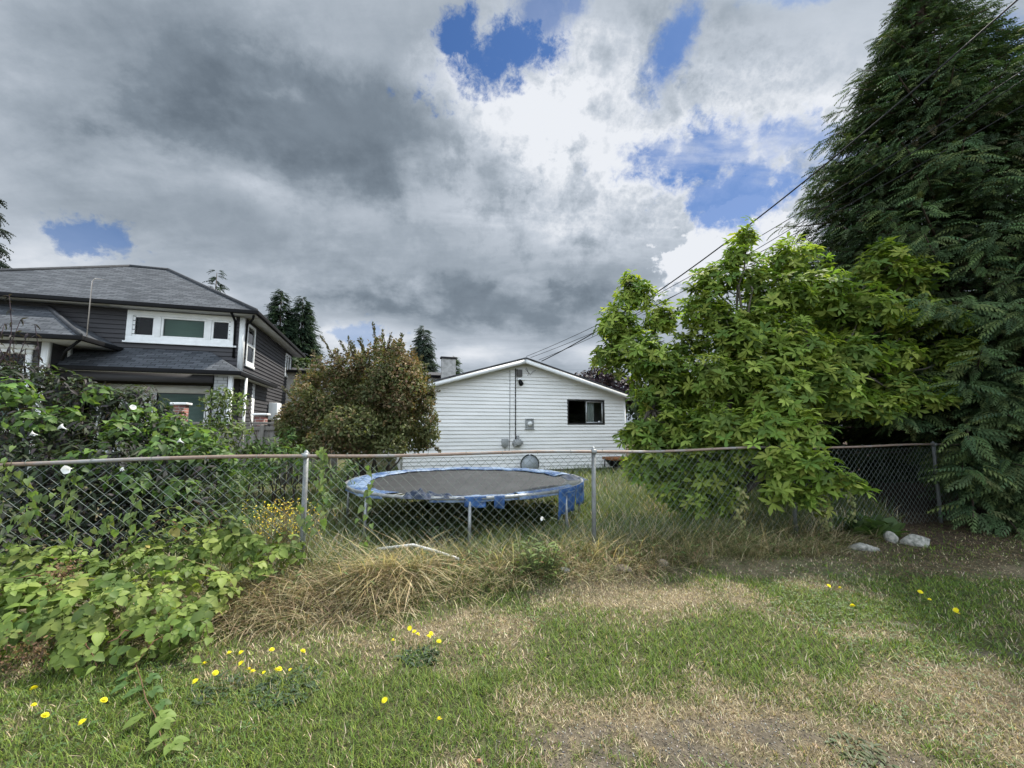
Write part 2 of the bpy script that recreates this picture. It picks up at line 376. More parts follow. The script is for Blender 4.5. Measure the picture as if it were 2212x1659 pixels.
# ------------------------------------------------------------------ fence line and ground height
A17 = math.radians(17.5)
FPOST = np.array([(-5.15, 3.13), (-2.15, 4.37), (1.0, 5.13), (4.10, 6.15), (7.2, 7.15), (10.3, 8.15)])
def fence_y(x): return np.interp(x, FPOST[:, 0], FPOST[:, 1])
def gh(x, y):
    x = np.asarray(x, float); y = np.asarray(y, float)
    f = y-fence_y(x)
    bank = 0.13*np.exp(-((f+0.42)/0.34)**2)*np.clip((x+4.5)/1.5, 0, 1)*np.clip((3.6-x)/1.2, 0, 1)
    rough = 0.05*(vnoise(x, y, 3, 3, 0.9)-0.5)+0.018*(vnoise(x, y, 5, 2, 5)-0.5)
    near = np.clip(1-np.hypot(x, y-6)/60, 0, 1)
    return bank+rough*near
def blobs(x, y, lst):
    o = np.zeros(np.shape(x))
    for (px, py, rx, ry, wt) in lst:
        c = gp(px, py); o = o+wt*np.exp(-((x-c[0])/rx)**2-((y-c[1])/ry)**2)
    return o
def dryness(x, y):
    d = 0.20+1.4*(vnoise(x, y, 21, 4, 0.9)-0.5)+1.1*(vnoise(x, y, 31, 3, 3.2)-0.5)+0.5*(vnoise(x, y, 35, 2, 11)-0.5)
    d = d+0.8*blobs(x, y, [(1050, 1360, .55, .45, .7), (1480, 1290, .8, .4, .6), (1130, 1450, .16, .5, .55), (700, 1330, .9, .35, .5), (1250, 1560, .45, .2, .7), (1700, 1580, .9, .3, .8), (2150, 1520, .7, .3, .7), (1900, 1375, .35, .12, .6), (2100, 1230, 1.4, .35, .5), (1620, 1230, .5, .4, .4), (2100, 1440, .5, .12, .3),
                         (1000, 1540, .55, .35, -.55), (560, 1560, .8, .35, -.35), (1500, 1400, .75, .4, -.75), (1250, 1420, .3, .25, -.45), (1900, 1310, .8, .35, -.6), (200, 1560, .5, .5, -.2), (830, 1480, .4, .25, -.25), (1130, 1560, .15, .15, -.3), (120, 1570, .6, .5, -.6), (350, 1630, .6, .3, -.5), (120, 1470, .6, .3, -.3), (750, 1620, .5, .25, -.3), (1650, 1420, .4, .2, -.3)])
    return np.clip(d, 0, 1)
def gravelly(x, y):
    g = blobs(x, y, [(1420, 1620, .5, .15, 1.1), (1560, 1585, .3, .09, .9), (1280, 1645, .34, .1, .8), (1750, 1610, .25, .08, .6), (1900, 1640, .35, .08, .55), (1440, 1570, .1, .05, .8), (1700, 1560, .12, .04, .5), (2050, 1560, .2, .05, .4), (1930, 1350, .2, .05, .6), (2150, 1415, .2, .05, .5)])
    m = np.clip((vnoise(x, y, 41, 4, 9)-0.40)/0.12, 0, 1)*(0.35+0.65*np.clip((vnoise(x, y, 47, 2, 30)-0.35)/0.2, 0, 1))
    return np.clip(2.3*g*m, 0, 0.95)

def axis(a, b, fine, lo, hi):
    f = np.arange(a, b, fine); t = np.geomspace(0.3, 1, 26)
    l = a-(a-lo)*((np.geomspace(1, 1000, 26)-1)/999)[1:]; r = b+(hi-b)*((np.geomspace(1, 1000, 26)-1)/999)
    return np.concatenate([l[::-1], f, r])
gx = axis(-7, 9, 0.06, -900, 900); gy = axis(1.2, 11, 0.06, -600, 1200)
X, Y = np.meshgrid(gx, gy, indexing='xy'); nx, ny = len(gx), len(gy)
Zg = gh(X, Y)
D = dryness(X, Y); G = gravelly(X, Y)
straw = np.array([0.34, 0.27, 0.165]); green = np.array([0.10, 0.12, 0.036]); dirt = np.array([0.085, 0.070, 0.055])
soil = 0.55*(straw*D[..., None]+green*(1-D[..., None]))+0.45*dirt
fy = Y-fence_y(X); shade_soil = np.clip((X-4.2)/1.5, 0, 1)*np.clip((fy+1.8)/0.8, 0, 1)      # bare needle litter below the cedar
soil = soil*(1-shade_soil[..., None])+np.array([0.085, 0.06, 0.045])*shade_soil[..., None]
soil = soil*(1-G[..., None])+np.array([0.15, 0.127, 0.095])*G[..., None]
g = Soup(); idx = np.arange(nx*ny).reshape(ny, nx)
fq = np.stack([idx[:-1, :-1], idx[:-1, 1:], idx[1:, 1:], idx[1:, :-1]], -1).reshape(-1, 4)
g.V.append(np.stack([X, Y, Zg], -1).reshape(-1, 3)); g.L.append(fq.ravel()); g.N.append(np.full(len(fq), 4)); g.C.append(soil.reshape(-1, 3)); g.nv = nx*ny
m_ground, nt2, out2 = new_mat('soil_and_thatch')
p2 = principled(nt2, 0.95, 0, 0.15); at2 = nt2.nodes.new('ShaderNodeAttribute'); at2.attribute_name = 'tint'
tc2 = geo_pos(nt2); nn = noise(nt2, 55, 6, tc2, 0.7); nn2 = noise(nt2, 9, 5, tc2, 0.6)
r2 = ramp(nt2, nn.outputs[0], [(0.3, (0.45,)*3), (0.7, (1.5,)*3)]); r3 = ramp(nt2, nn2.outputs[0], [(0.3, (0.7,)*3), (0.7, (1.2,)*3)])
lk(nt2, mixc(nt2, 1.0, mixc(nt2, 1.0, at2.outputs['Color'], r2.outputs[0], 'MULTIPLY'), r3.outputs[0], 'MULTIPLY'), p2.inputs['Base Color'])
bump(nt2, nn.outputs[0], p2, 1.0, 0.03); lk(nt2, p2.outputs[0], out2.inputs[0])
tag(g.build('ground', m_ground, smooth=True), kind='structure')

# ------------------------------------------------------------------ grasses
M_GRASS = mat_leaf('grass_blade', 0.3, 0.55, 0.3, (1.1, 1.15, 0.6))
GREENS = [(0.155, 0.22, 0.034), (0.112, 0.18, 0.028), (0.195, 0.25, 0.046), (0.085, 0.14, 0.028)]
STRAWS = [(0.54, 0.445, 0.295), (0.46, 0.37, 0.235), (0.62, 0.52, 0.365), (0.30, 0.23, 0.14), (0.22, 0.165, 0.10)]
def blades(soup, P, h, wd, tm, lean, dry, az=None, greens=GREENS, straws=STRAWS):
    n = len(P)
    az = rng.uniform(0, 2*pi, n) if az is None else az
    le = np.abs(lean)*(0.35+0.9*rng.random(n)); up = np.stack([np.cos(az)*np.sin(le), np.sin(az)*np.sin(le), np.cos(le)], 1)
    Z = np.stack([-np.cos(az)*np.cos(le), -np.sin(az)*np.cos(le), np.sin(le)], 1)     # upper side; blades bend away from it
    isdry = rng.random(n) < dry
    c = np.where(isdry[:, None], pick(straws, n), pick(greens, n))
    S = np.stack([h, np.full(n, 1.0)*wd, h], 1)
    soup.add(tm, P, up, Z, S, c)
def lawn_points(n, ylo, yhi, half=1.32, pad=0.5):
    y = np.sqrt(rng.random(n)*(yhi**2-ylo**2)+ylo**2) if yhi > ylo else np.full(n, ylo)
    x = (rng.random(n)*2-1)*(half*y+pad); return x, y
lawn = Soup()
for (n, a, b, wd) in [(70000, 1.75, 2.9, 0.0042), (75000, 2.9, 4.6, 0.006), (45000, 4.6, 7.5, 0.009)]:
    x, y = lawn_points(n, a, b)
    ok = (y < fence_y(x)-0.02) & (rng.random(n) > gravelly(x, y)*0.9) & (rng.random(n) > 0.8*np.clip((x-4.4)/1.2, 0, 1)*np.clip((y-fence_y(x)+1.3)/0.7, 0, 1))
    x, y = x[ok], y[ok]; d = dryness(x, y)
    hh = (0.030+0.028*rng.random(len(x)))*(1.12-0.62*d)*(1-0.5*gravelly(x, y))*(0.75+0.6*vnoise(x, y, 55, 3, 2.5))
    blades(lawn, np.stack([x, y, gh(x, y)-0.004], 1), hh, wd*(0.7+0.6*rng.random(len(x))), T_BLADE, 0.75, np.clip(d*1.15-0.06+0.1, 0.06, 0.97))
n = 9000; x, y = lawn_points(n, 1.8, 5.0); ok = (y < fence_y(x)-.1) & (vnoise(x, y, 141, 3, 1.1) > 0.52) & (gravelly(x, y) < .2); x, y = x[ok], y[ok]; n = len(x); az = rng.uniform(0, 2*pi, n)
for k in range(3):
    a3 = az+k*2.1; lawn.add(T_SMALL, np.stack([x, y, gh(x, y)+0.028+0*x], 1), np.stack([np.cos(a3), np.sin(a3), 0.25+0*x], 1), np.array([0, 0, 1.0])+0.25*sph(n), rng.uniform(.012, .022, n), pick([(0.085, 0.15, 0.045), (0.11, 0.17, 0.05), (0.07, 0.12, 0.045)], n))
n = 2200; x, y = lawn_points(n, 1.8, 5.0); ok = (y < fence_y(x)) & (rng.random(n) < 0.25+0.75*dryness(x, y)); x, y = x[ok], y[ok]; n = len(x); az = rng.uniform(0, 2*pi, n)      # loose clippings lying flat
lawn.add(T_ARCH, np.stack([x, y, gh(x, y)+rng.uniform(.012, .035, n)], 1), np.stack([np.cos(az), np.sin(az), rng.uniform(-.1, .25, n)], 1), np.array([0, 0, 1.0])+.4*sph(n), np.stack([rng.uniform(.03, .10, n), np.full(n, .0028), np.full(n, .03)], 1), pick([(0.42, 0.36, 0.25), (0.34, 0.28, 0.18), (0.26, 0.20, 0.13)], n))
n = 9000; x = rng.uniform(4.0, 9.5, n); y = fence_y(x)+rng.uniform(-1.7, .6, n); az = rng.uniform(0, 2*pi, n)      # fallen cedar litter
lawn.add(T_ARCH, np.stack([x, y, gh(x, y)+rng.uniform(.004, .03, n)], 1), np.stack([np.cos(az), np.sin(az), rng.uniform(-.1, .3, n)], 1), np.array([0, 0, 1.0])+.4*sph(n), np.stack([rng.uniform(.05, .16, n), np.full(n, .007), np.full(n, .03)], 1), pick([(0.15, 0.10, 0.06), (0.11, 0.075, 0.05), (0.20, 0.15, 0.09), (0.08, 0.09, 0.04)], n))
tag(lawn.build('lawn_grass', M_GRASS), 'short mown grass, patchy green and straw, in front of the chain link fence', 'grass', kind='stuff')

# meadow inside the yard, knee-high
mead = Soup()
def in_yard(x, y): return y > fence_y(x)+0.03
for (n, a, b, wd) in [(30000, 4.0, 6.6, 0.0075), (26000, 6.6, 10, 0.011), (16000, 10, 16, 0.016)]:
    x, y = lawn_points(n, a, b, 0.62, 1.6); x = x+0.4
    ok = in_yard(x, y) & (np.hypot(x+0.75, y-7.35) > -1)
    x, y = x[ok], y[ok]; n = len(x)
    dist = np.hypot(x+0.78, y-7.35)
    under = dist < 1.95
    hh = (0.14+0.22*rng.random(n))*(0.55+0.9*vnoise(x, y, 61, 3, 0.8)); hh[under] *= 0.7
    hh *= np.where((y-fence_y(x) < 0.9), 1.25, 1.0); hh *= np.where((x > -1.9) & (x < -0.45) & (y < 5.9), 0.5, 1.0)
    dr = np.clip(-0.06-0.14*np.clip((x-0.8)/1.0, 0, 1)+1.3*(vnoise(x, y, 71, 3, 0.7)-0.42)+0.35*np.clip(1-(y-fence_y(x)), 0, 1), 0.05, 0.9)
    blades(mead, np.stack([x, y, gh(x, y)-0.01], 1), hh, wd, T_TALL, 0.5, dr, greens=[(0.115, 0.155, 0.045), (0.09, 0.13, 0.04), (0.15, 0.185, 0.06)], straws=STRAWS)
tag(mead.build('meadow_grass', M_GRASS), 'long unmown green and straw grass growing around the trampoline', 'grass', kind='stuff')

# dry, arching tussocks on the bank in front of the fence
bank = Soup()
def along(n, x0, x1, f0, f1):
    x = rng.uniform(x0, x1, n); return x, fence_y(x)+rng.uniform(f0, f1, n)
BR = [(0.47, 0.395, 0.245), (0.38, 0.305, 0.18), (0.55, 0.475, 0.31), (0.29, 0.22, 0.13), (0.21, 0.15, 0.09)]
for (n, x0, x1, f0, f1, h0, h1, lean, dry) in [
        (5200, -2.75, -0.9, -0.95, -0.25, 0.12, 0.34, 0.95, 0.82), (4200, -1.9, 1.6, -0.75, -0.15, 0.10, 0.34, 0.9, 0.7), (5200, 1.2, 4.2, -0.7, 0.1, 0.08, 0.30, 0.75, 0.62),
        (2600, -2.4, 1.2, -0.25, 0.25, 0.16, 0.40, 0.55, 0.6), (2400, 0.6, 3.2, -0.1, 0.5, 0.2, 0.42, 0.5, 0.5), (1300, 3.0, 5.2, -0.6, 0.0, 0.12, 0.28, 0.7, 0.6), (2600, -2.2, 4.4, -0.15, 0.5, 0.22, 0.5, 0.35, 0.3), (1600, -2.2, 4.0, -0.6, 0.0, 0.12, 0.34, 0.5, 0.2)]:
    nc = n//26; cx, cy_ = along(nc, x0, x1, f0, f1)
    k = rng.integers(0, nc, n); x = cx[k]+0.05*rng.standard_normal(n); y = cy_[k]+0.05*rng.standard_normal(n)
    az = rng.normal(-pi/2, 1.5, n)      # most lean out of the fence, towards the lawn
    blades(bank, np.stack([x, y, gh(x, y)-0.01], 1), rng.uniform(h0, h1, n), 0.0055, T_ARCH, lean, dry, az=az, straws=BR, greens=[(0.13, 0.15, 0.05), (0.10, 0.13, 0.045)])
n = 1500; x, y = along(n, -2.4, 4.4, -0.75, 0.25); az = rng.uniform(0, 2*pi, n)
bank.add(T_LANCE, np.stack([x, y, gh(x, y)+rng.uniform(0.02, 0.22, n)], 1), np.stack([np.cos(az), np.sin(az), rng.uniform(-.3, .8, n)], 1), np.array([0, 0, 1.0])+0.5*sph(n), rng.uniform(.03, .075, n), pick([(0.10, 0.15, 0.04), (0.13, 0.18, 0.05), (0.20, 0.13, 0.07), (0.07, 0.11, 0.035)], n))
# long straw stalks with bent seed heads
for (n, x0, x1, f0, f1, h0, h1, lean) in [(260, -1.75, -0.7, -0.5, -0.1, 0.45, 0.8, 0.95), (110, -2.4, 1.2, -0.5, 0.1, 0.35, 0.65, 0.7), (200, 0.9, 4.6, -0.6, 0.3, 0.3, 0.62, 0.6), (120, -0.6, 3.4, 0.2, 0.9, 0.4, 0.62, 0.35)]:
    x, y = along(n, x0, x1, f0, f1)
    if x1 < 0 and x0 < -1.7: x = rng.normal(-1.2, 0.16, n); y = fence_y(x)-0.22+0.08*rng.standard_normal(n)
    az = rng.normal(-pi/2, 1.0, n)
    blades(bank, np.stack([x, y, gh(x, y)], 1), rng.uniform(h0, h1, n), 0.0065, T_ARCH, lean, 1.0, az=az, straws=[(0.58, 0.46, 0.26), (0.5, 0.40, 0.22), (0.62, 0.52, 0.33)])
tag(bank.build('tall_dry_grass', M_GRASS), 'long dry straw grass arching over the bank at the foot of the fence', 'grass', kind='stuff')

# gravel showing through the worn lawn
gv = Soup(); n = 26000
x, y = lawn_points(n, 1.8, 3.4); ok = rng.random(n) < gravelly(x, y)*1.3; x, y = x[ok], y[ok]
gem = (np.array([(1, 0, 0), (-1, 0, 0), (0, 1, 0), (0, -1, 0), (0, 0, .7), (0, 0, -.7)], float), [(0, 2, 4), (2, 1, 4), (1, 3, 4), (3, 0, 4), (2, 0, 5), (1, 2, 5), (3, 1, 5), (0, 3, 5)])
gv.add(gem, np.stack([x, y, gh(x, y)+0.002], 1), sph(len(x)), sph(len(x)), 0.002+0.006*rng.random((len(x), 3)), pick([(0.22, 0.20, 0.17), (0.12, 0.105, 0.09), (0.36, 0.33, 0.29), (0.18, 0.145, 0.10)], len(x)))
tag(gv.build('gravel', mat_tint('gravel_stone', 0.9)), 'small grey gravel worn through the dry lawn at the near edge', 'gravel', kind='stuff')
# ------------------------------------------------------------------ shared hard materials
M_WHITE_SIDE = mat_plain('white_vinyl', (0.87, 0.855, 0.83), 0.5, 0, 0.16, 1.6, c2=(0.745, 0.74, 0.715), stretch=(0.35, 1, 2.2))
M_WHITE = mat_plain('white_paint', (0.78, 0.79, 0.78), 0.5, 0, 0.1, 5)
M_DARK_SIDE = mat_plain('dark_grey_siding', (0.042, 0.040, 0.043), 0.65, 0, 0.2, 2.0, stretch=(0.4, 0.4, 2))
M_SHINGLE = mat_shingle('grey_shingles', (0.038, 0.043, 0.050), (0.10, 0.108, 0.12), (0.016, 0.018, 0.022))
M_SHINGLE_D = mat_shingle('dark_shingles', (0.05, 0.05, 0.052), (0.085, 0.085, 0.09), (0.03, 0.03, 0.03))
M_BLACK = mat_plain('black_metal', (0.008, 0.008, 0.009), 0.7, 0, 0.2, 5, spec=0.15)
M_SOFFIT = mat_plain('grey_soffit', (0.45, 0.45, 0.45), 0.7, 0, 0.1, 4)
M_GLASS = mat_glass('window_glass')
M_GALV = mat_plain('galvanised_steel', (0.27, 0.285, 0.29), 0.45, 0.35, 0.5, 14, c2=(0.20, 0.21, 0.21))
M_WIRE = mat_plain('fence_wire', (0.19, 0.225, 0.20), 0.5, 0.2, 0.3, 9)
M_GREYBOX = mat_plain('grey_meter_paint', (0.36, 0.37, 0.37), 0.5, 0.1, 0.2, 12)
M_DARK = mat_plain('dark_interior', (0.02, 0.02, 0.022), 0.9, 0, 0.2, 3)
M_CURTAIN = mat_plain('pale_curtain', (0.55, 0.57, 0.55), 0.8, 0, 0.2, 8, stretch=(6, 6, 0.3))
M_BLIND = mat_plain('green_grey_blind', (0.26, 0.33, 0.29), 0.7, 0, 0.12, 4, stretch=(0.5, 1, 30))
M_STONE = None

def siding(s, x0, x1, z0, z1, row, y=0.0, dep=0.016, holes=(), gable=None, axis='x', col=(0.7, 0.7, 0.7)):
    """overlapping boards facing -y (axis x) or +x (axis y); gable=(centre, peak z, slope)"""
    def P(x, o, z): return (x, y-o, z) if axis == 'x' else (y+o, x, z)
    zs = []
    k = int(math.ceil((z1-z0)/row))
    for i in range(k):
        a, b = z0+i*row, min(z0+(i+1)*row, z1)
        cuts = sorted({a, b} | {h for hh in holes for h in hh[2:4] if a < h < b})
        for za, zb in zip(cuts[:-1], cuts[1:]): zs.append((a, za, zb))
    for zr, za, zb in zs:
        oa = dep*(1-(za-zr)/row); ob = dep*(1-(zb-zr)/row)
        spans = [(x0, x1)]
        for h in holes:
            if h[2] < zb-1e-6 and h[3] > za+1e-6:
                spans = [t for s_ in spans for t in ((s_[0], min(s_[1], h[0])), (max(s_[0], h[1]), s_[1])) if t[1]-t[0] > 1e-4]
        for xa, xb in spans:
            la, ra, lb, rb = xa, xb, xa, xb
            if gable:
                ha, hb = max(0, (gable[1]-za)/gable[2]), max(0, (gable[1]-zb)/gable[2])
                la, ra, lb, rb = max(xa, gable[0]-ha), min(xb, gable[0]+ha), max(xa, gable[0]-hb), min(xb, gable[0]+hb)
                if ra-la < 0.02: continue
                if rb < lb: lb = rb = gable[0]
            if axis == 'x': s.quad(P(la, oa, za), P(ra, oa, za), P(rb, ob, zb), P(lb, ob, zb), col)
            else: s.quad(P(la, oa, za), P(ra, oa, za), P(rb, ob, zb), P(lb, ob, zb), col)
            if za == zr: s.quad(P(la, 0, za), P(ra, 0, za), P(ra, oa, za), P(la, oa, za), col)
def roof_face(s, pts, axis_dir):
    """one roof plane with metric uv: u along the eave, v up the slope"""
    pts = np.array(pts, float); a = nrm(np.array(axis_dir, float)); n = nrm(np.cross(pts[1]-pts[0], pts[2]-pts[0])); up = np.cross(n, a)
    uv = np.stack([pts@a, pts@up], 1)
    s.raw(pts, [tuple(range(len(pts)))], (0.2, 0.2, 0.2), uv)
def frame_box(s, x0, x1, z0, z1, t, y0, y1, axis='x'):
    def b(a0, a1, c0, c1):
        if axis == 'x': s.box(a0, a1, y0, y1, c0, c1)
        else: s.box(y0, y1, a0, a1, c0, c1)
    b(x0, x1, z0, z0+t); b(x0, x1, z1-t, z1); b(x0, x0+t, z0+t, z1-t); b(x1-t, x1, z0+t, z1-t)
def pane_quad(s, x0, x1, z0, z1, y, axis='x'):
    if axis == 'x': s.quad((x0, y, z0), (x1, y, z0), (x1, y, z1), (x0, y, z1))
    else: s.quad((y, x0, z0), (y, x1, z0), (y, x1, z1), (y, x0, z1))

# ------------------------------------------------------------------ white bungalow
HR = (4.24, 15.72, 0)
wh = empty('white_house', HR, A17)
tag(wh, 'low white bungalow with horizontal vinyl siding and a shallow gable behind the trampoline', 'house')
HW, HD, PK, SL = 8.1, 11.0, 3.98, 0.2875; XC = -HW/2
win = (-2.36, -0.86, 1.68, 2.58)
s = Soup()
siding(s, -HW, 0, 0.12, 3.9, 0.124, 0.0, 0.03, [win], (XC, PK-0.10, SL))
s.box(-0.035, 0.028, -0.04, 0.05, 0.1, 2.68); s.box(-HW-0.028, -HW+0.035, -0.028, 0.05, 0.1, 2.68)
s.quad((0, 0.05, 0.1), (0, HD, 0.1), (0, HD, 2.68), (0, 0.05, 2.68)); s.quad((-HW, 0.05, 0.1), (-HW, HD, 0.1), (-HW, HD, 2.68), (-HW, 0.05, 2.68))
s.quad((-HW, HD, 0.1), (0, HD, 0.1), (0, HD, 2.68), (-HW, HD, 2.68)); s.raw([(-HW, HD, 2.68), (0, HD, 2.68), (XC, HD, PK-0.1)], [(0, 1, 2)])
s.build('wall', M_WHITE_SIDE, wh)
s = Soup(); s.box(-HW+0.03, -0.03, 0.03, HD-0.03, -0.2, 0.115); s.build('foundation', mat_plain('concrete', (0.33, 0.32, 0.30), 0.9, 0, 0.3, 7), wh)
s = Soup(); OH, EV, TH = 0.38, 0.25, 0.065
ez = PK-SL*(HW/2+EV)
for sg in (-1, 1):
    xe = XC+sg*(HW/2+EV)
    a = [(XC, -OH, PK), (xe, -OH, ez), (xe, HD+OH, ez), (XC, HD+OH, PK)]
    if sg > 0: a = a[::-1]
    roof_face(s, a, (0, 1, 0))
    b = [(p[0], p[1], p[2]-TH) for p in a][::-1]; roof_face(s, b, (0, 1, 0))
    for (p, q) in ((0, 1), (1, 2), (2, 3), (3, 0)):
        roof_face(s, [a[p], a[q], (a[q][0], a[q][1], a[q][2]-TH), (a[p][0], a[p][1], a[p][2]-TH)], (1, 0, 0) if abs(a[p][1]-a[q][1]) < .01 else (0, 1, 0))
rf = s.build('roof', M_SHINGLE_D, wh)
s = Soup()
for sg in (-1, 1):                                             # rake boards
    xe = XC+sg*(HW/2+EV-0.01); z0, z1 = PK-TH, PK-TH-SL*(HW/2+EV-0.01)
    y0, y1 = -OH+0.012, -OH+0.045
    V = [(x, y, z-d) for (x, z) in ((XC, z0), (xe, z1)) for y in (y0, y1) for d in (0, 0.14)]
    s.raw(V, [(0, 1, 5, 4), (2, 6, 7, 3), (1, 3, 7, 5), (0, 4, 6, 2), (4, 5, 7, 6), (0, 2, 3, 1)])
s.build('fascia', M_WHITE, rf)
s = Soup()
for sg in (-1, 1):
    xe = XC+sg*(HW/2+EV-0.02); z1 = PK-TH-0.03-SL*(HW/2+EV-0.02)
    s.quad((XC, -OH+0.05, PK-TH-0.03), (xe, -OH+0.05, z1), (xe, 0.02, z1), (XC, 0.02, PK-TH-0.03))
s.build('soffit', M_SOFFIT, rf)
s = Soup(); s.box(0.16, 0.26, -OH+0.06, HD+OH-0.06, ez-0.15, ez-0.055); s.box(-HW-0.26, -HW-0.16, -OH+0.06, HD+OH-0.06, ez-0.15, ez-0.055); s.build('gutter', M_WHITE, rf)
# sliding window
s = Soup(); frame_box(s, win[0], win[1], win[2], win[3], 0.05, -0.035, 0.08); wf = s.build('window', mat_plain('dark_window_frame', (0.022, 0.02, 0.019), 0.45, 0, 0.2, 4), wh, bevel=0.004)
s = Soup(); frame_box(s, -1.60, -0.92, 1.735, 2.525, 0.035, 0.0, 0.03); s.build('sash', mat_plain('aluminium', (0.5, 0.51, 0.51), 0.4, 0.3, 0.2, 4), wf)
s = Soup(); pane_quad(s, -2.30, -0.92, 1.73, 2.53, 0.045); s.build('pane', M_GLASS, wf)
s = Soup()
pts = [(-1.56+i*0.02, 0.16+0.022*math.sin(i*1.9)) for i in range(19)]
for a, b in zip(pts[:-1], pts[1:]): s.quad((a[0], a[1], 1.7), (b[0], b[1], 1.7), (b[0], b[1], 2.56), (a[0], a[1], 2.56))
s.build('curtain', M_CURTAIN, wf)
s = Soup(); s.box(win[0]-0.4, win[1]+0.4, 0.9, 2.6, 1.2, 1.25); s.quad((win[0]-1, 2.6, 0.2), (win[1]+.8, 2.6, 0.2), (win[1]+.8, 2.6, 3), (win[0]-1, 2.6, 3)); s.build('room_back', M_DARK, wf)
s = Soup(); s.box(-1.1, -1.02, 0.035, 0.042, 1.76, 1.81, (0.85, 0.85, 0.85)); s.build('sticker', M_WHITE, wf)
# vent cover with round flap
vx, vz = -3.82, 1.70
s = Soup(); frame_box(s, vx-0.155, vx+0.155, vz-0.18, vz+0.18, 0.03, -0.06, 0.0); s.box(vx-0.126, vx+0.126, -0.032, -0.012, vz-0.15, vz+0.15); s.box(vx-0.175, vx+0.175, -0.075, -0.02, vz-0.2, vz-0.18)
vent = s.build('vent', M_GREYBOX, wh, bevel=0.004)
s = Soup(); a = np.arange(20)*2*pi/20; s.tube([(vx+0.02, -0.033, vz), (vx+0.02, -0.075, vz)], 0.085, sides=20); s.build('vent_flap', M_WHITE, vent)
# service boxes
s = Soup(); s.box(-4.83, -4.60, -0.13, -0.02, 0.96, 1.19); s.box(-4.80, -4.63, -0.11, -0.03, 0.915, 0.96)
mb = s.build('junction_box', M_GREYBOX, wh, bevel=0.008)
s = Soup(); s.box(-4.40, -4.16, -0.16, -0.02, 0.93, 1.17); s.box(-4.30, -4.22, -0.1, -0.02, 1.17, 1.3); s.tube([(-4.28, -0.16, 1.05), (-4.28, -0.23, 1.05)], 0.085, sides=16); s.box(-4.16, -4.07, -0.09, -0.02, 1.0, 1.12); s.box(-4.45, -4.40, -0.09, -0.02, 1.0, 1.08)
s.build('electric_meter', M_GREYBOX, wh, bevel=0.008)
s = Soup(); s.tube([(-4.33, -0.04, 1.17), (-4.33, -0.04, 3.62)], 0.016, sides=6); s.build('conduit', M_BLACK, wh)
s = Soup(); s.tube([(-4.53, -0.03, 3.56), (-4.53, -0.028, 2.4), (-4.54, -0.03, 1.0), (-4.56, -0.03, 0.72), (-4.63, -0.03, 0.68), (-4.70, -0.03, 0.75), (-4.71, -0.03, 0.93)], 0.008, sides=5); s.build('cable', M_BLACK, wh)
s = Soup(); s.box(-4.29, -4.11, -0.14, -0.02, 3.34, 3.58); s.build('service_head', mat_plain('dark_box', (0.09, 0.085, 0.08), 0.6, 0, 0.2, 9), wh, bevel=0.006)
s = Soup(); s.box(-4.28, -4.06, -0.16, -0.02, 3.20, 3.28); lt = s.build('security_light', M_WHITE, wh, bevel=0.01)
s = Soup(); s.tube([(-4.2, -0.12, 3.2), (-4.19, -0.2, 3.10), (-4.19, -0.26, 3.06)], [0.05, 0.075, 0.08], sides=14); s.build('lamp_head', M_BLACK, lt)
s = Soup(); s.tube([(-3.95, -0.1, 3.66), (-3.9, -0.12, 3.5), (-3.8, -0.11, 3.42), (-3.72, -0.1, 3.52), (-3.6, -0.1, 3.58)], 0.008, sides=5); s.tube([(-4.0, -0.12, 3.62), (-3.86, -0.12, 3.45), (-3.92, -0.12, 3.37)], 0.007, sides=5); s.build('drop_wire', M_BLACK, wh)

# round disc and fire bowl by its wall
UX, VX = np.array([math.cos(A17), math.sin(A17), 0]), np.array([-math.sin(A17), math.cos(A17), 0])
def hloc(u, v, z=0.0, o=HR): return np.array(o)+UX*u+VX*v+np.array([0, 0, z])
d = empty('round_table_top', hloc(-3.92, -0.34, 0.02), A17); tag(d, 'round pale grey disc with a dark rim propped upright against the white house wall', 'table top')
s = Soup(); s.tube([(0, 0.02, 0.32), (0, 0.0, 0.322)], 0.31, sides=36); s.build('disc', mat_plain('pale_plastic', (0.36, 0.39, 0.41), 0.5, 0, 0.15, 5), d)
s = Soup(); a = np.linspace(0, 2*pi, 41); s.tube(np.stack([0.32*np.cos(a), 0*a+0.01, 0.32+0.32*np.sin(a)], 1), 0.018, sides=6, cap=False); s.build('rim', M_BLACK, d)
fb = empty('fire_bowl', (3.70, 14.95, 0), A17); tag(fb, 'square dark fire bowl with a rusty orange rim standing by the white house corner', 'fire bowl')
M_RUST = mat_plain('rust', (0.30, 0.13, 0.05), 0.85, 0, 0.5, 14, c2=(0.13, 0.055, 0.03))
s = Soup(); frame_box(s, -0.36, 0.36, -0.36, 0.36, 0.09, 0, 0); s = Soup()
for (x0, x1, y0, y1) in ((-.36, .36, -.36, -.27), (-.36, .36, .27, .36), (-.36, -.27, -.27, .27), (.27, .36, -.27, .27)): s.box(x0, x1, y0, y1, 0.44, 0.53)
s.build('rim', M_RUST, fb, bevel=0.005)
s = Soup(); V = [(sx_*r, sy_*r, z) for (r, z) in ((0.30, 0.44), (0.16, 0.2)) for (sx_, sy_) in ((-1, -1), (1, -1), (1, 1), (-1, 1))]; s.raw(V, [(i, (i+1) % 4, 4+(i+1) % 4, 4+i) for i in range(4)]+[(4, 5, 6, 7)]); s.build('bowl', M_BLACK, fb)
for (x0, y0) in ((-1, -1), (1, -1), (1, 1), (-1, 1)):
    s = Soup(); s.tube([(x0*0.29, y0*0.29, 0.44), (x0*0.31, y0*0.31, 0.0)], 0.018, sides=6); s.build('leg', M_BLACK, fb)

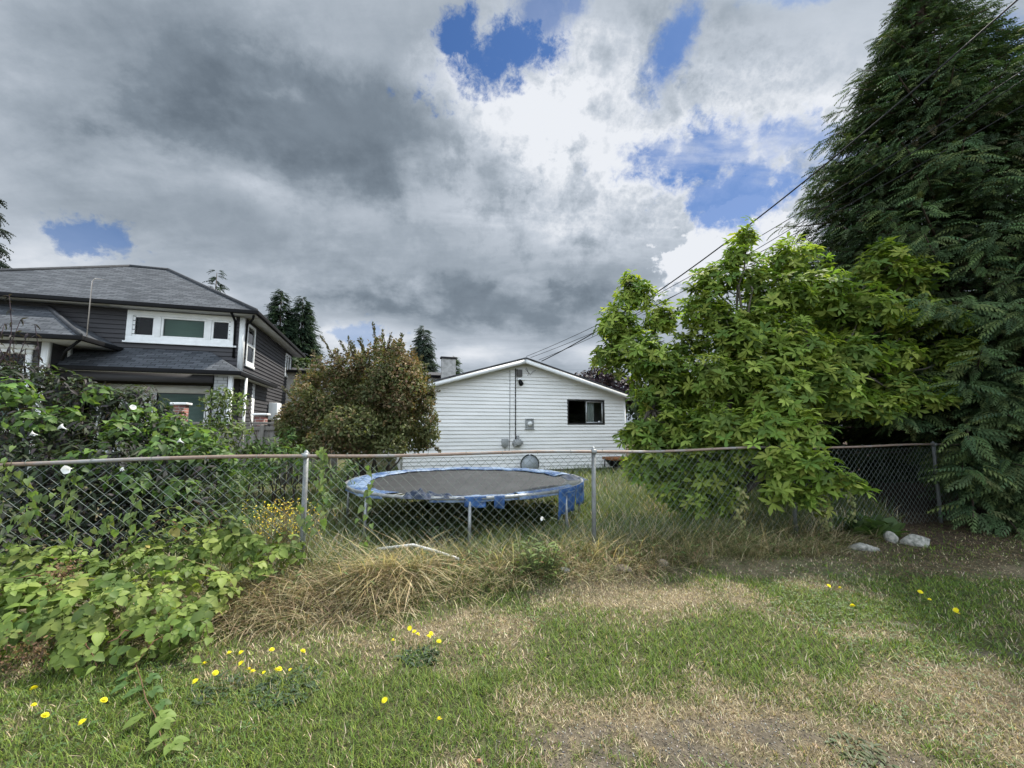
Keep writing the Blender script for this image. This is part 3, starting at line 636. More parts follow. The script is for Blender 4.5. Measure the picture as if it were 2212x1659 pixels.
# ------------------------------------------------------------------ dark grey two-storey house
DW = (-9.55, 14.5, 0)
dh = empty('grey_house', DW, A17)
tag(dh, 'two storey dark grey house with white window trim and grey shingle hip roofs', 'house')
holesF = [(-3.1, -0.42, 4.58, 5.28)]
s = Soup()
siding(s, -9.7, 0, 0.15, 5.55, 0.15, 0.0, 0.035, holesF+[(-4.3, -0.9, 0.8, 2.72)])
hs1, hs2 = (0.48, 1.30, 3.98, 5.27), (6.95, 8.0, 4.35, 5.27)
siding(s, 0, 8.5, 0.15, 5.55, 0.15, 0.0, 0.035, [hs1, hs2], None, 'y')
s.quad((-9.7, 0, 0), (-9.7, 8.5, 0), (-9.7, 8.5, 5.55), (-9.7, 0, 5.55)); s.quad((-9.7, 8.5, 0), (0, 8.5, 0), (0, 8.5, 5.55), (-9.7, 8.5, 5.55))
siding(s, -9.7, -4.4, 0.15, 4.3, 0.15, -1.5, 0.02, [(-7.6, -4.75, 1.5, 3.72)]); siding(s, -1.5, 0, 0.15, 4.3, 0.15, -4.4, 0.02, [], None, 'y')
s.build('wall', M_DARK_SIDE, dh)
# trims
s = Soup()
s.box(-0.10, 0.036, -0.05, -0.036, 3.5, 5.55); s.box(0.036, 0.05, -0.05, 0.11, 3.5, 5.55)
s.box(-0.30, 0.034, 1.5, 1.8, 0.5, 3.25)
s.build('corner_trim', M_WHITE, dh)
# main hip roof
Re, Rz, Rr = 5.62, 8.3, 4.7
E0, E1, V0, V1 = -10.2, 0.5, -0.5, 9.0; VM = (V0+V1)/2
s = Soup()
A_l, A_r, B_l, B_r = (E0, V0, Re), (E1, V0, Re), (E0, V1, Re), (E1, V1, Re); RL, RR = (-5.5, VM, Rz), (-4.15, VM, Rz)
roof_face(s, [A_l, A_r, RR, RL], (1, 0, 0)); roof_face(s, [A_r, B_r, RR], (0, 1, 0)); roof_face(s, [B_r, B_l, RL, RR], (-1, 0, 0)); roof_face(s, [B_l, A_l, RL], (0, -1, 0))
mr = s.build('roof', M_SHINGLE, dh)
s = Soup()
for a, b in ((A_l, RL), (A_r, RR), (RL, RR), (B_r, RR)):
    a = np.array(a)+(0, 0, 0.02); b = np.array(b)+(0, 0, 0.02); s.tube([a, b], 0.07, sides=6)
s.build('ridge_cap', mat_plain('ridge_shingle', (0.045, 0.048, 0.054), 0.9, 0, 0.4, 9), mr)
def gutter(name, segs_, parent, z, dz=0.13, t=0.11, mat=None):
    s = Soup()
    for (x0, x1, y0, y1) in segs_: s.box(x0, x1, y0, y1, z-dz, z)
    return s.build(name, mat or M_BLACK, parent, bevel=0.01)
gutter('gutter', [(E0-.1, E1+.1, V0-.1, V0), (E1, E1+.1, V0+.002, V1+.1)], mr, Re-0.005)
s = Soup(); s.box(E0, E1-.02, V0+.02, 0.05, Re-0.14, Re-0.1); s.box(0.04, E1-.022, 0.052, V1, Re-0.141, Re-0.101); s.build('soffit', M_SOFFIT, mr)
# upper triple window
s = Soup(); frame_box(s, -3.34, -0.22, 4.42, 5.46, 0.16, -0.05, 0.0); s.box(-3.4, -0.16, -0.085, 0, 4.36, 4.42); s.box(-2.56, -2.40, -0.05, 0.02, 4.58, 5.3); s.box(-1.10, -0.95, -0.05, 0.02, 4.58, 5.3)
uw = s.build('window', M_WHITE, dh, bevel=0.004)
s = Soup()
for (a, b) in ((-3.18, -2.56), (-2.40, -1.10), (-0.95, -0.38)): frame_box(s, a+.003, b-.003, 4.583, 5.297, 0.062, -0.03, 0.03)
s.build('sash', M_WHITE, uw, bevel=0.003)
s = Soup()
for (a, b) in ((-3.12, -2.62), (-2.34, -1.16), (-0.89, -0.44)): pane_quad(s, a, b, 4.64, 5.24, 0.012)
s.build('pane', mat_glass('dim_glass', (0.55, 0.66, 0.62), 0.0, 1.28), uw)
s = Soup()
for k in range(20): s.box(-2.38, -1.12, 0.05, 0.085, 4.63+k*0.032, 4.63+k*0.032+0.026)
s.build('blind', M_BLIND, uw)
s = Soup(); s.quad((-3.3, 0.6, 4.3), (-0.2, 0.6, 4.3), (-0.2, 0.6, 5.5), (-3.3, 0.6, 5.5)); s.build('room_back', M_DARK, uw)
# side windows
for (a, b, c, d_) in (hs1, hs2):
    s = Soup(); frame_box(s, a-0.1, b+0.1, c-0.1, d_+0.1, 0.11, 0.0, 0.05, 'y'); s.box(0.0, 0.07, a-0.14, b+0.14, c-0.2, c-0.1)
    if a < 1: s.box(0.005, 0.04, a, b, (c+d_)/2-0.06, (c+d_)/2+0.04)
    else: s.box(0.005, 0.04, (a+b)/2-0.04, (a+b)/2+0.04, c, d_)
    sw = s.build('window', M_WHITE, dh, bevel=0.004)
    s = Soup(); pane_quad(s, a, b, c, d_, 0.01, 'y'); s.build('pane', M_GLASS, sw)
    s = Soup(); pane_quad(s, a-.3, b+.3, c-.3, d_+.3, -0.45, 'y'); s.build('room_back', M_DARK, sw)
# porch roof, wrapping the corner
PE, PZ = 3.40, 4.18
s = Soup()
roof_face(s, [(-4.4, -1.2, PE), (0.3, -1.2, PE), (-0.92, -0.022, PZ), (-4.4, -0.022, PZ)], (1, 0, 0))
roof_face(s, [(0.3, -1.2, PE), (0.3, 0.0, PE), (0.024, 0.0, PE+0.17), (0.024, -0.022, PE+.17), (-0.92, -0.022, PZ)], (0, 1, 0))
roof_face(s, [(0.3, 0.0, PE), (0.3, 3.75, PE), (0.024, 3.75, PE+0.17), (0.024, 0.0, PE+0.17)], (0, 1, 0))
pr = s.build('porch_roof', M_SHINGLE, dh)
gutter('gutter', [(-4.38, 0.4, -1.3, -1.2), (0.3, 0.4, -1.198, 3.75)], pr, PE-0.005)
s = Soup(); s.box(-4.39, 0.29, -1.19, -0.03, PE-0.14, PE-0.11); s.box(0.04, 0.288, -0.028, 3.7, PE-0.141, PE-0.111); s.build('soffit', M_SOFFIT, pr)
s = Soup(); s.box(-4.39, -0.45, -1.1, -0.95, 3.0, 3.26); s.build('porch_beam', M_DARK_SIDE, dh)
# stone-clad pillar and post
m_st, ntx, o_ = new_mat('stone_cladding'); px_ = principled(ntx, 0.85); br = ntx.nodes.new('ShaderNodeTexBrick'); br.inputs['Scale'].default_value = 1
br.inputs['Brick Width'].default_value = 0.33; br.inputs['Row Height'].default_value = 0.1; br.inputs['Mortar Size'].default_value = 0.008
br.inputs['Color1'].default_value = (0.36, 0.37, 0.36, 1); br.inputs['Color2'].default_value = (0.24, 0.25, 0.25, 1); br.inputs['Mortar'].default_value = (0.12, 0.12, 0.12, 1)
mp_ = ntx.nodes.new('ShaderNodeMapping'); mp_.inputs['Rotation'].default_value = (math.radians(90), 0, 0); lk(ntx, geo_pos(ntx), mp_.inputs[0]); lk(ntx, mp_.outputs[0], br.inputs['Vector'])
lk(ntx, br.outputs[0], px_.inputs[0]); lk(ntx, px_.outputs[0], o_.inputs[0])
s = Soup(); s.box(-0.42, -0.06, -1.05, -0.7, 0, 3.26); s.build('pillar', m_st, dh, bevel=0.01)
s = Soup(); s.box(-0.03, 0.09, -1.04, -0.9, 0, 3.26); s.box(0.62-0.3, 0.74-0.3-.06, -0.6, -0.5, 0, 3.26); s.build('porch_post', M_WHITE, dh)
# ground-floor window under the porch, its white header, lower panes
s = Soup(); s.box(-4.3, -0.85, -0.06, 0.0, 2.72, 2.98); s.box(-3.35, -3.05, -0.055, 0, 0.85, 2.72); s.box(-3.9, -3.78, -0.055, 0, .85, 2.72); s.box(-2.75, -2.35, -0.05, 0, 0.85, 2.72); s.box(-0.98, -0.82, -0.05, 0, 0.85, 2.72); s.box(-4.3, -.85, -.07, 0, .75, .85)
lw = s.build('window', M_WHITE, dh)
s = Soup(); pane_quad(s, -4.25, -0.95, 0.85, 2.72, 0.015); s.build('pane', bpy.data.materials['dim_glass'], lw)
s = Soup()
for k in range(40): s.box(-2.33, -1.0, 0.06, 0.1, 0.86+k*0.046, 0.86+k*0.046+0.04)
s.build('blind', M_BLIND, lw)
s = Soup(); s.quad((-4.6, 0.9, 0.5), (-0.6, 0.9, 0.5), (-0.6, 0.9, 3), (-4.6, 0.9, 3)); s.build('room_back', M_DARK, lw)
# front wing with its own hip
WE, WZ = 4.16, 5.36
s = Soup()
roof_face(s, [(-9.9, -2.0, WE), (-3.42, -2.0, WE), (-5.40, -0.022, WZ), (-9.9, -0.022, WZ)], (1, 0, 0))
roof_face(s, [(-3.42, -2.0, WE), (-3.42, -0.022, WE), (-5.40, -0.022, WZ)], (0, 1, 0))
wr = s.build('wing_roof', M_SHINGLE, dh)
s = Soup(); s.tube([(-3.42, -2.0, WE+.02), (-5.4, -0.03, WZ+.02)], 0.06, sides=6); s.build('ridge_cap', bpy.data.materials['ridge_shingle'], wr)
gutter('gutter', [(-9.9, -3.32, -2.1, -2.0), (-3.42, -3.32, -1.998, -0.03)], wr, WE-0.005)
s = Soup(); s.box(-9.9, -3.43, -1.99, -0.03, WE-0.14, WE-0.11); s.build('soffit', M_SOFFIT, wr)
s = Soup(); s.box(-4.52, -4.376, -1.535, -1.52, 0.2, 4.02); s.box(-4.376, -4.362, -1.535, -1.4, 3.3, 4.02); s.box(-4.377, -4.36, -0.75, -0.55, 3.7, 4.02); s.build('corner_trim', M_WHITE, dh)
s = Soup(); frame_box(s, -7.65, -4.7, 1.45, 3.77, 0.14, -1.57, -1.5); s.box(-7.7, -4.65, -1.6, -1.5, 3.77, 3.9); s.box(-5.75, -5.55, -1.56, -1.5, 1.5, 3.7); s.box(-7.6, -4.75, -1.555, -1.5, 3.15, 3.27)
ww = s.build('window', M_WHITE, dh)
s = Soup(); pane_quad(s, -7.5, -4.84, 1.55, 3.65, -1.49); s.build('pane', bpy.data.materials['dim_glass'], ww)
s = Soup()
for k in range(40): s.box(-5.52, -4.86, -1.44, -1.40, 1.6+k*0.04, 1.6+k*0.04+0.034)
s.build('blind', M_BLIND, ww)
s = Soup(); s.quad((-7.8, -0.9, 1.2), (-4.5, -0.9, 1.2), (-4.5, -0.9, 3.9), (-7.8, -0.9, 3.9)); s.build('room_back', M_DARK, ww)
# downspouts
s = Soup(); s.tube([(0.42, -0.42, 5.5), (0.36, -0.3, 5.36), (0.08, 0.14, 5.25), (0.07, 0.16, 5.0), (0.07, 0.16, 3.6)], 0.04, sides=6); s.tube([(-0.24, -0.5, 5.5), (-0.24, -0.06, 5.3), (-0.22, -0.06, 4.0)], 0.045, sides=6); s.build('downspout', M_BLACK, dh)
s = Soup(); s.tube([(-3.42, -1.98, 4.05), (-3.9, -1.66, 3.75), (-4.0, -1.6, 3.5)], 0.04, sides=6); s.build('downspout', M_BLACK, dh)
s = Soup(); s.box(0.05, 0.4, 3.9, 4.7, 1.9, 2.65); s.build('air_conditioner', M_WHITE, dh, bevel=0.02)
s = Soup(); s.tube([(-3.3, -1.95, 4.15), (-3.31, -1.95, 5.78), (-3.25, -1.95, 5.86), (-3.0, -1.95, 5.86)], 0.014, sides=5); s.build('antenna_pole', mat_plain('pale_pipe', (0.5, 0.45, 0.42), 0.5, 0.2, 0.2, 5), dh)

# ------------------------------------------------------------------ far house with a chimney
fh = empty('chimney_house', (-4.1, 24, 0), A17); tag(fh, 'beige house with a grey block chimney, its roof peeping over the brown shrub', 'house')
s = Soup(); siding(s, -9, 0.35, 0.1, 4.55, 0.2, 0, 0.02, [(-0.95, -0.15, 3.7, 4.35)]); s.quad((0.35, 0, 0), (0.35, 8, 0), (0.35, 8, 4.55), (0.35, 0, 4.55)); s.quad((-9, 8, 0), (.35, 8, 0), (.35, 8, 4.55), (-9, 8, 4.55)); s.quad((-9, 0, 0), (-9, 8, 0), (-9, 8, 4.55), (-9, 0, 4.55)); s.build('wall', mat_plain('beige_siding', (0.42, 0.39, 0.35), 0.7), fh)
s = Soup(); roof_face(s, [(-9.4, -0.4, 4.5), (0.5, -0.4, 4.5), (0.5, 4, 5.25), (-9.4, 4, 5.25)], (1, 0, 0)); roof_face(s, [(-9.4, 4, 5.25), (0.5, 4, 5.25), (0.5, 8.4, 4.5), (-9.4, 8.4, 4.5)], (1, 0, 0)); frf = s.build('roof', M_SHINGLE_D, fh)
s = Soup(); s.box(-9.4, 0.52, -0.46, -0.4, 4.38, 4.52); s.build('fascia', M_BLACK, frf)
s = Soup(); s.box(-0.1, 0.7, -0.75, -0.47, 0, 5.45); ch = s.build('chimney', mat_plain('chimney_block', (0.36, 0.35, 0.33), 0.9, 0, 0.35, 5), fh, bevel=0.01)
s = Soup(); s.box(-0.16, 0.76, -0.81, -0.41, 5.45, 5.55); s.build('cap', M_DARK, ch)
s = Soup(); frame_box(s, -1.0, -0.1, 3.65, 4.4, 0.09, -0.05, 0); fw = s.build('window', M_WHITE, fh)
s = Soup(); pane_quad(s, -0.95, -0.15, 3.7, 4.35, -0.01); s.build('pane', mat_plain('bright_pane', (0.6, 0.63, 0.66), 0.1), fw)
# ------------------------------------------------------------------ chain link fence
def fence_pt(sv):
    seg = np.linalg.norm(np.diff(FPOST, axis=0), axis=1); cs = np.concatenate([[0], np.cumsum(seg)])
    return np.stack([np.interp(sv, cs, FPOST[:, 0]), np.interp(sv, cs, FPOST[:, 1])], -1), cs
_, CS = fence_pt(np.array([0.0])); FL = CS[-1]
cf = empty('chain_link_fence', (FPOST[1][0], FPOST[1][1], 0)); FO = np.array([FPOST[1][0], FPOST[1][1], 0])
tag(cf, 'waist high galvanised chain link fence with a rusty top rail across the yard', 'fence')
TOPZ = 1.29
s = Soup(); wch = 0.105; nst = int(FL/(wch/2)); A_s, B_s = [], []
kz = np.arange(0, int(1.22/(wch/2))+1); rr = np.random.default_rng(5)
for i in range(nst):
    sv = i*wch/2+(wch/2)*((kz+i) % 2)
    p, _ = fence_pt(sv); z = 0.055+kz*(wch/2)
    bow = 0.035*vnoise(sv, z, 91, 2, 0.9)-0.017
    q = np.stack([p[:, 0]+0.3*bow, p[:, 1]-bow-0.028+0.004*((kz+i) % 2), z+0.02*np.sin(sv*1.3)*(1-z/1.3)], 1)-FO
    A_s.append(q[:-1]); B_s.append(q[1:])
s.segs(np.concatenate(A_s), np.concatenate(B_s), 0.0019, (0.4, 0.4, 0.4), 3)
wire_s = s
m_rail, ntr, otr = new_mat('rusty_rail'); prr = principled(ntr, 0.6, 0.2); v_ = geo_pos(ntr)
nr1 = noise(ntr, 2.2, 6, v_, 0.65); nr2 = noise(ntr, 26, 5, v_, 0.6)
cc = mixc(ntr, ramp(ntr, nr1.outputs[0], [(0.36, (0, 0, 0)), (0.52, (1, 1, 1))]).outputs[0], (0.24, 0.25, 0.25), mixc(ntr, nr2.outputs[0], (0.15, 0.095, 0.07), (0.30, 0.235, 0.19)))
lk(ntr, cc, prr.inputs[0]); lk(ntr, prr.outputs[0], otr.inputs[0])
s = Soup()
rp = np.linspace(0.0, FL, 90); p, _ = fence_pt(rp); dip = 0.012*np.sin(rp*1.9)+0.01*vnoise(rp, rp*0, 8, 2, 1.1)
s.tube(np.stack([p[:, 0], p[:, 1], TOPZ+0.012-dip], 1)-FO, 0.0175, sides=8); s.build('top_rail', m_rail, cf, smooth=True)
s = Soup()
A_t, B_t = [], []
for sv in np.arange(0.3, FL, 0.42):
    p, _ = fence_pt(np.array([sv])); a = np.arange(7)*2*pi/6; ring = np.stack([np.full(7, p[0, 0]), p[0, 1]+0.024*np.cos(a), TOPZ+0.01+0.024*np.sin(a)], 1)+np.stack([0.01*a/6, 0*a, 0*a], 1)-FO
    A_t.append(ring[:-1]); B_t.append(ring[1:])
wire_s.segs(np.concatenate(A_t), np.concatenate(B_t), 0.0025, (0.4, 0.4, 0.4), 3); wire_s.build('wire_mesh', M_WIRE, cf)
M_POST = mat_plain('weathered_post', (0.20, 0.21, 0.21), 0.55, 0.2, 0.5, 10, c2=(0.13, 0.13, 0.125), stretch=(3, 3, 0.7))
for i, (x, y) in enumerate(FPOST):
    lean = (0.012, -0.01, 0.02, 0.012, 0, 0.0)[i]; r = 0.026
    s = Soup(); s.tube([np.array([x-lean, y+0.03, -0.05])-FO, np.array([x, y+0.03, 1.30])-FO], r, sides=10); po = s.build('post', M_POST, cf, smooth=True)
    s = Soup(); s.tube([np.array([x, y+0.03, z])-FO for z in (1.296, 1.325, 1.345, 1.358)], [r+0.006, r+0.005, r*0.6, 0.004], sides=10); s.tube([np.array([x+a_, y+b_, 1.30])-FO for a_, b_ in ((-.03, 0.0), (.03, 0.0))], 0.028, sides=8); s.build('post_cap', M_GALV, po)

# ------------------------------------------------------------------ wooden fence and brick pillars of the grey house
M_OLDWOOD = mat_plain('weathered_wood', (0.20, 0.185, 0.165), 0.9, 0, 0.4, 5, stretch=(9, 9, 0.7), bmp=0.3)
wf0 = np.array([-9.6, 10.3, 0]); wfn = empty('wood_fence', wf0, A17); tag(wfn, 'weathered grey board fence below the grey house, half lost in bushes', 'fence')
s = Soup(); k = 0; xx = 0.0
while xx < 4.9:
    ww_ = 0.125+0.02*rng.random(); hh_ = 1.62+0.03*rng.random(); s.box(xx, xx+ww_, 0, 0.02, 0.05, hh_, (0.2, 0.2, 0.2)); xx += ww_+0.012+0.01*rng.random()
s.build('boards', M_OLDWOOD, wfn)
s = Soup(); s.box(-0.02, 4.94, -0.05, 0.07, 1.66, 1.72); s.box(0, 4.9, -0.035, -0.002, 1.50, 1.6); s.build('rail', M_OLDWOOD, wfn, bevel=0.006)
for i, xx in enumerate((1.0, 3.0, 4.85)):
    s = Soup(); s.box(xx, xx+0.1, -0.06, 0.09, 0, (1.95, 1.64, 1.64)[i]); s.build('post', M_OLDWOOD, wfn, bevel=0.005)
m_bk, ntb, ob = new_mat('red_brick'); pb = principled(ntb, 0.9); bb = ntb.nodes.new('ShaderNodeTexBrick'); bb.inputs['Scale'].default_value = 1; bb.inputs['Brick Width'].default_value = 0.22; bb.inputs['Row Height'].default_value = 0.075; bb.inputs['Mortar Size'].default_value = 0.008
bb.inputs['Color1'].default_value = (0.22, 0.085, 0.065, 1); bb.inputs['Color2'].default_value = (0.14, 0.06, 0.05, 1); bb.inputs['Mortar'].default_value = (0.25, 0.23, 0.21, 1)
mpb = ntb.nodes.new('ShaderNodeMapping'); mpb.inputs['Rotation'].default_value = (math.radians(90), 0, 0); lk(ntb, geo_pos(ntb), mpb.inputs[0]); lk(ntb, mpb.outputs[0], bb.inputs['Vector']); lk(ntb, bb.outputs[0], pb.inputs[0]); lk(ntb, pb.outputs[0], ob.inputs[0])
for (px, py, d, lab) in ((392, 870, 11.2, 'red brick gate pillar with a white capstone seen above the dense bindweed bushes'), (565, 893, 11.6, 'low red brick pillar with a pale cap near the corner of the grey house')):
    q = at(px, py, d); bp = empty('brick_pillar', (q[0], q[1], 0), A17); tag(bp, lab, 'pillar', 'brick pillars along the wooden fence'); h = q[2]
    s = Soup(); s.box(-0.13, 0.13, -0.13, 0.13, 0, h-0.06); s.build('shaft', m_bk, bp)
    s = Soup(); s.box(-0.19, 0.19, -0.19, 0.19, h-0.06, h); s.build('capstone', M_WHITE, bp, bevel=0.015)

# ------------------------------------------------------------------ trampoline
TC = np.array([-0.78, 7.40, 0]); TR, TZ = 1.98, 0.69
tr = empty('trampoline', TC); tag(tr, 'round garden trampoline with a torn faded blue edge pad standing in the long grass', 'trampoline')
M_TUBE = mat_plain('trampoline_steel', (0.30, 0.31, 0.31), 0.4, 0.4, 0.4, 9)
a = np.linspace(0, 2*pi, 97); s = Soup(); s.tube(np.stack([TR*np.cos(a), TR*np.sin(a), np.full(97, TZ)], 1), 0.024, sides=8, cap=False); s.build('frame', M_TUBE, tr, smooth=True)
s = Soup(); nr_, na = 10, 72; V = [(0, 0, TZ-0.05)]; F = []
for i in range(1, nr_+1):
    r_ = 1.70*i/nr_
    for j in range(na):
        t = 2*pi*j/na; V.append((r_*math.cos(t), r_*math.sin(t), TZ-0.01-0.04*(1-(i/nr_)**2)))
for j in range(na): F.append((0, 1+j, 1+(j+1) % na))
for i in range(nr_-1):
    for j in range(na): F.append((1+i*na+j, 1+(i+1)*na+j, 1+(i+1)*na+(j+1) % na, 1+i*na+(j+1) % na))
s.raw(V, F); s.build('jumping_mat', mat_plain('woven_mat', (0.040, 0.041, 0.043), 0.55, 0, 0.35, 2.2, spec=0.3), tr, smooth=True)
s = Soup(); k = np.arange(90)*2*pi/90; s.segs(np.stack([1.69*np.cos(k), 1.69*np.sin(k), np.full(90, TZ-0.012)], 1), np.stack([1.96*np.cos(k), 1.96*np.sin(k), np.full(90, TZ)], 1), 0.007, (0.4,)*3, 4); s.build('springs', M_TUBE, tr)
m_pad, ntp, op = new_mat('faded_blue_vinyl'); pp = principled(ntp, 0.5, 0, 0.4); vp = geo_pos(ntp)
np1 = noise(ntp, 3.5, 6, vp, 0.65); np2 = noise(ntp, 16, 5, vp, 0.6)
cpad = mixc(ntp, ramp(ntp, np1.outputs[0], [(0.42, (0, 0, 0)), (0.60, (1, 1, 1))]).outputs[0], (0.17, 0.235, 0.335), (0.03, 0.07, 0.17))
cpad = mixc(ntp, ramp(ntp, np2.outputs[0], [(0.55, (0, 0, 0)), (0.72, (1, 1, 1))]).outputs[0], cpad, (0.25, 0.30, 0.37))
lk(ntp, cpad, pp.inputs[0]); bump(ntp, np2.outputs[0], pp, 0.5, 0.02); lk(ntp, pp.outputs[0], op.inputs[0])
def pad_ring(s, a0, a1, r0, r1, n, lift=0.03, seed=1):
    t = np.linspace(a0, a1, n); cols_ = 6; V = []; F = []
    for i, tt in enumerate(t):
        e0 = r0+0.05*(vnoise(tt*7, 0.0, seed, 3, 1)-0.5)*2; e1 = r1+0.05*(vnoise(tt*6, 3.0, seed+1, 3, 1)-0.5)
        for j in range(cols_):
            f = j/(cols_-1); r_ = e0+(e1-e0)*f
            z = TZ+lift*math.sin(pi*min(1, f*1.05))+0.035*(vnoise(tt*9, f*2.5, seed+2, 3, 1)-0.4) - (0.05*max(0, f-0.8)*5)
            V.append((r_*math.cos(tt), r_*math.sin(tt), z+0.005))
    for i in range(n-1):
        for j in range(cols_-1): F.append((i*cols_+j, i*cols_+j+1, (i+1)*cols_+j+1, (i+1)*cols_+j))
    s.raw(V, F)
s = Soup(); dg = math.radians
pad_ring(s, dg(15), dg(212), 1.62, 2.02, 150, 0.03, 3); pad_ring(s, dg(206), dg(242), 1.70, 2.01, 40, 0.02, 7); pad_ring(s, dg(262), dg(296), 1.82, 2.0, 34, 0.01, 9); pad_ring(s, dg(296), dg(330), 1.78, 2.01, 40, 0.03, 11)
po = s.build('safety_pad', m_pad, tr, smooth=True); so_ = po.modifiers.new('thick', 'SOLIDIFY'); so_.thickness = 0.012
def flap(name, a0, a1, drop, n, mat, seed, par):
    s = Soup(); V = []; F = []; m = 7
    for i, tt in enumerate(np.linspace(a0, a1, n)):
        dp = drop*(0.75+0.6*(vnoise(tt*11, 0, seed, 3, 1)-0.3))
        for j in range(m):
            f = j/(m-1); r_ = TR+0.03+0.05*(vnoise(tt*16, f*1.2, seed+1, 3, 1)-0.5)*f*2-0.02*f
            V.append((r_*math.cos(tt), r_*math.sin(tt), TZ+0.025-dp*f))
    for i in range(n-1):
        for j in range(m-1): F.append((i*m+j, i*m+j+1, (i+1)*m+j+1, (i+1)*m+j))
    s.raw(V, F); o = s.build(name, mat, par, smooth=True); md = o.modifiers.new('thick', 'SOLIDIFY'); md.thickness = 0.006; return o
M_BLUE = mat_plain('blue_vinyl', (0.04, 0.115, 0.30), 0.55, 0, 0.5, 9, c2=(0.02, 0.05, 0.13))
flap('pad_flap', dg(275), dg(283), 0.17, 12, M_BLUE, 21, tr); flap('pad_flap', dg(286), dg(290), 0.19, 10, M_BLUE, 25, tr)
flap('pad_flap', dg(316), dg(331), 0.42, 26, M_BLUE, 33, tr); flap('pad_flap', dg(332), dg(362), 0.38, 34, M_BLUE, 37, tr)
M_NAVY = mat_plain('navy_cloth', (0.022, 0.035, 0.065), 0.8, 0, 0.5, 12, bmp=0.6)
def rag(name, cen, ax, n1, sc, seed, mat, par):
    s = Soup(); V = []; F = []; m = 26
    for i in range(m):
        for j in range(m):
            u_, v_2 = i/(m-1)-0.5, j/(m-1)-0.5
            h_ = 0.9*(vnoise(u_*5+9, v_2*5+9, seed, 4, 1)-0.3)*max(0, 1-(2*u_)**4)*max(0, 1-(2*v_2)**4)
            V.append(np.array(cen)+np.array(ax)*u_*sc[0]+np.array(n1)*v_2*sc[1]+np.array([0, 0, max(h_, 0)*sc[2]]))
    for i in range(m-1):
        for j in range(m-1): F.append((i*m+j, (i+1)*m+j, (i+1)*m+j+1, i*m+j+1))
    s.raw(V, F); return s.build(name, mat, par, smooth=True)
ang = dg(259); rad_ = np.array([math.cos(ang), math.sin(ang), 0]); tan_ = np.array([-math.sin(ang), math.cos(ang), 0])
rag('torn_cover', rad_*1.90-tan_*0.06+np.array([0, 0, TZ]), tan_, rad_, (0.42, 0.34, 0.26), 51, M_NAVY, tr)
ang = dg(268); rad_ = np.array([math.cos(ang), math.sin(ang), 0]); tan_ = np.array([-math.sin(ang), math.cos(ang), 0])
rag('torn_cover', rad_*1.9+np.array([0, 0, TZ]), tan_, rad_, (0.5, 0.24, 0.12), 57, M_NAVY, tr)
ang = dg(8); rad_ = np.array([math.cos(ang), math.sin(ang), 0]); tan_ = np.array([-math.sin(ang), math.cos(ang), 0])
rag('torn_cover', rad_*1.88+np.array([0, 0, TZ]), tan_, rad_, (0.9, 0.36, 0.1), 63, M_NAVY, tr)
for k in range(8):
    t = dg(-83+45*k); c_ = np.array([math.cos(t), math.sin(t), 0])
    s = Soup(); s.tube([c_*TR+np.array([0, 0, TZ-0.02]), c_*(TR+0.01)+np.array([0, 0, 0.35]), c_*(TR+0.02)+np.array([0, 0, 0.0])], 0.022, sides=8)
    s.build('leg', M_TUBE, tr, smooth=True)
for k in range(4):
    t0, t1 = dg(-83+90*k), dg(-83+90*k+45)
    s = Soup(); s.tube([np.array([math.cos(t), math.sin(t), 0])*(TR+0.02)+np.array([0, 0, 0.03]) for t in (t0, t1)], 0.02, sides=8); s.build('foot_bar', M_TUBE, tr, smooth=True)

# bent white pipe lying in the grass
s = Soup(); pts = [gp(815, 1186, 0.16), gp(893, 1177, 0.22), gp(940, 1190, 0.20), gp(992, 1208, 0.16)]; s.tube(pts, 0.016, sides=8)
tag(s.build('pipe', mat_plain('white_plastic', (0.75, 0.74, 0.71), 0.4, 0, 0.15, 9), smooth=True), 'bent white pipe lying in the grass in front of the trampoline leg', 'pipe')

# ------------------------------------------------------------------ overhead service cables
M_CABLE = mat_plain('black_cable', (0.02, 0.02, 0.021), 0.65, 0, 0.1, 5, spec=0.2)
hp = lambda u, v, z: hloc(u, v, z)
def cable(a, b, sag, r, label, n=40):
    a, b = np.array(a), np.array(b); t = np.linspace(0, 1, n)[:, None]
    P_ = a+(b-a)*t; P_[:, 2] -= (4*sag*t*(1-t))[:, 0]
    s = Soup(); s.tube(P_, r, sides=6); o = s.build('power_cable', M_CABLE, smooth=True); tag(o, label, 'cable', 'cables from the gable to the street pole'); return o
def far(px, py, d): return at(px, py, d)
cable(hp(-3.5, -0.42, 3.86), far(2420, -200, 5.2), 0.62, 0.015, 'thick black twisted power cable, uppermost of those rising from the gable')
cable(hp(-4.06, -0.4, 4.0), far(2420, 12, 5.4), 0.42, 0.0075, 'thin cable leaving the gable peak, just below the thick one')
cable(hp(-3.6, -0.40, 3.9), far(2420, 30, 5.5), 0.45, 0.0075, 'thin cable between the peak cable and the lowest one')
cable(hp(-3.9, -0.40, 3.97), far(2420, 104, 5.6), 0.36, 0.0075, 'lowest thin cable, passing in front of the cedar')
M_LEAF = mat_leaf('broad_leaf', 0.42, 0.55, 0.3)
M_MAGN = mat_leaf('magnolia_leaf', 0.45, 0.6, 0.15, (1.1, 1.2, 0.5))
M_LEAF_SOFT = mat_leaf('soft_leaf', 0.30, 0.6, 0.25)
M_CONIFER = mat_leaf('conifer_spray', 0.20, 0.8, 0.1, (1.0, 1.15, 0.6))
M_BARK = mat_tint('bark', 0.9, 0, 0.2, 18, 0.5, 0.5)
M_STEM = mat_tint('green_stem', 0.7, 0, 0.3, 18, 0.3)

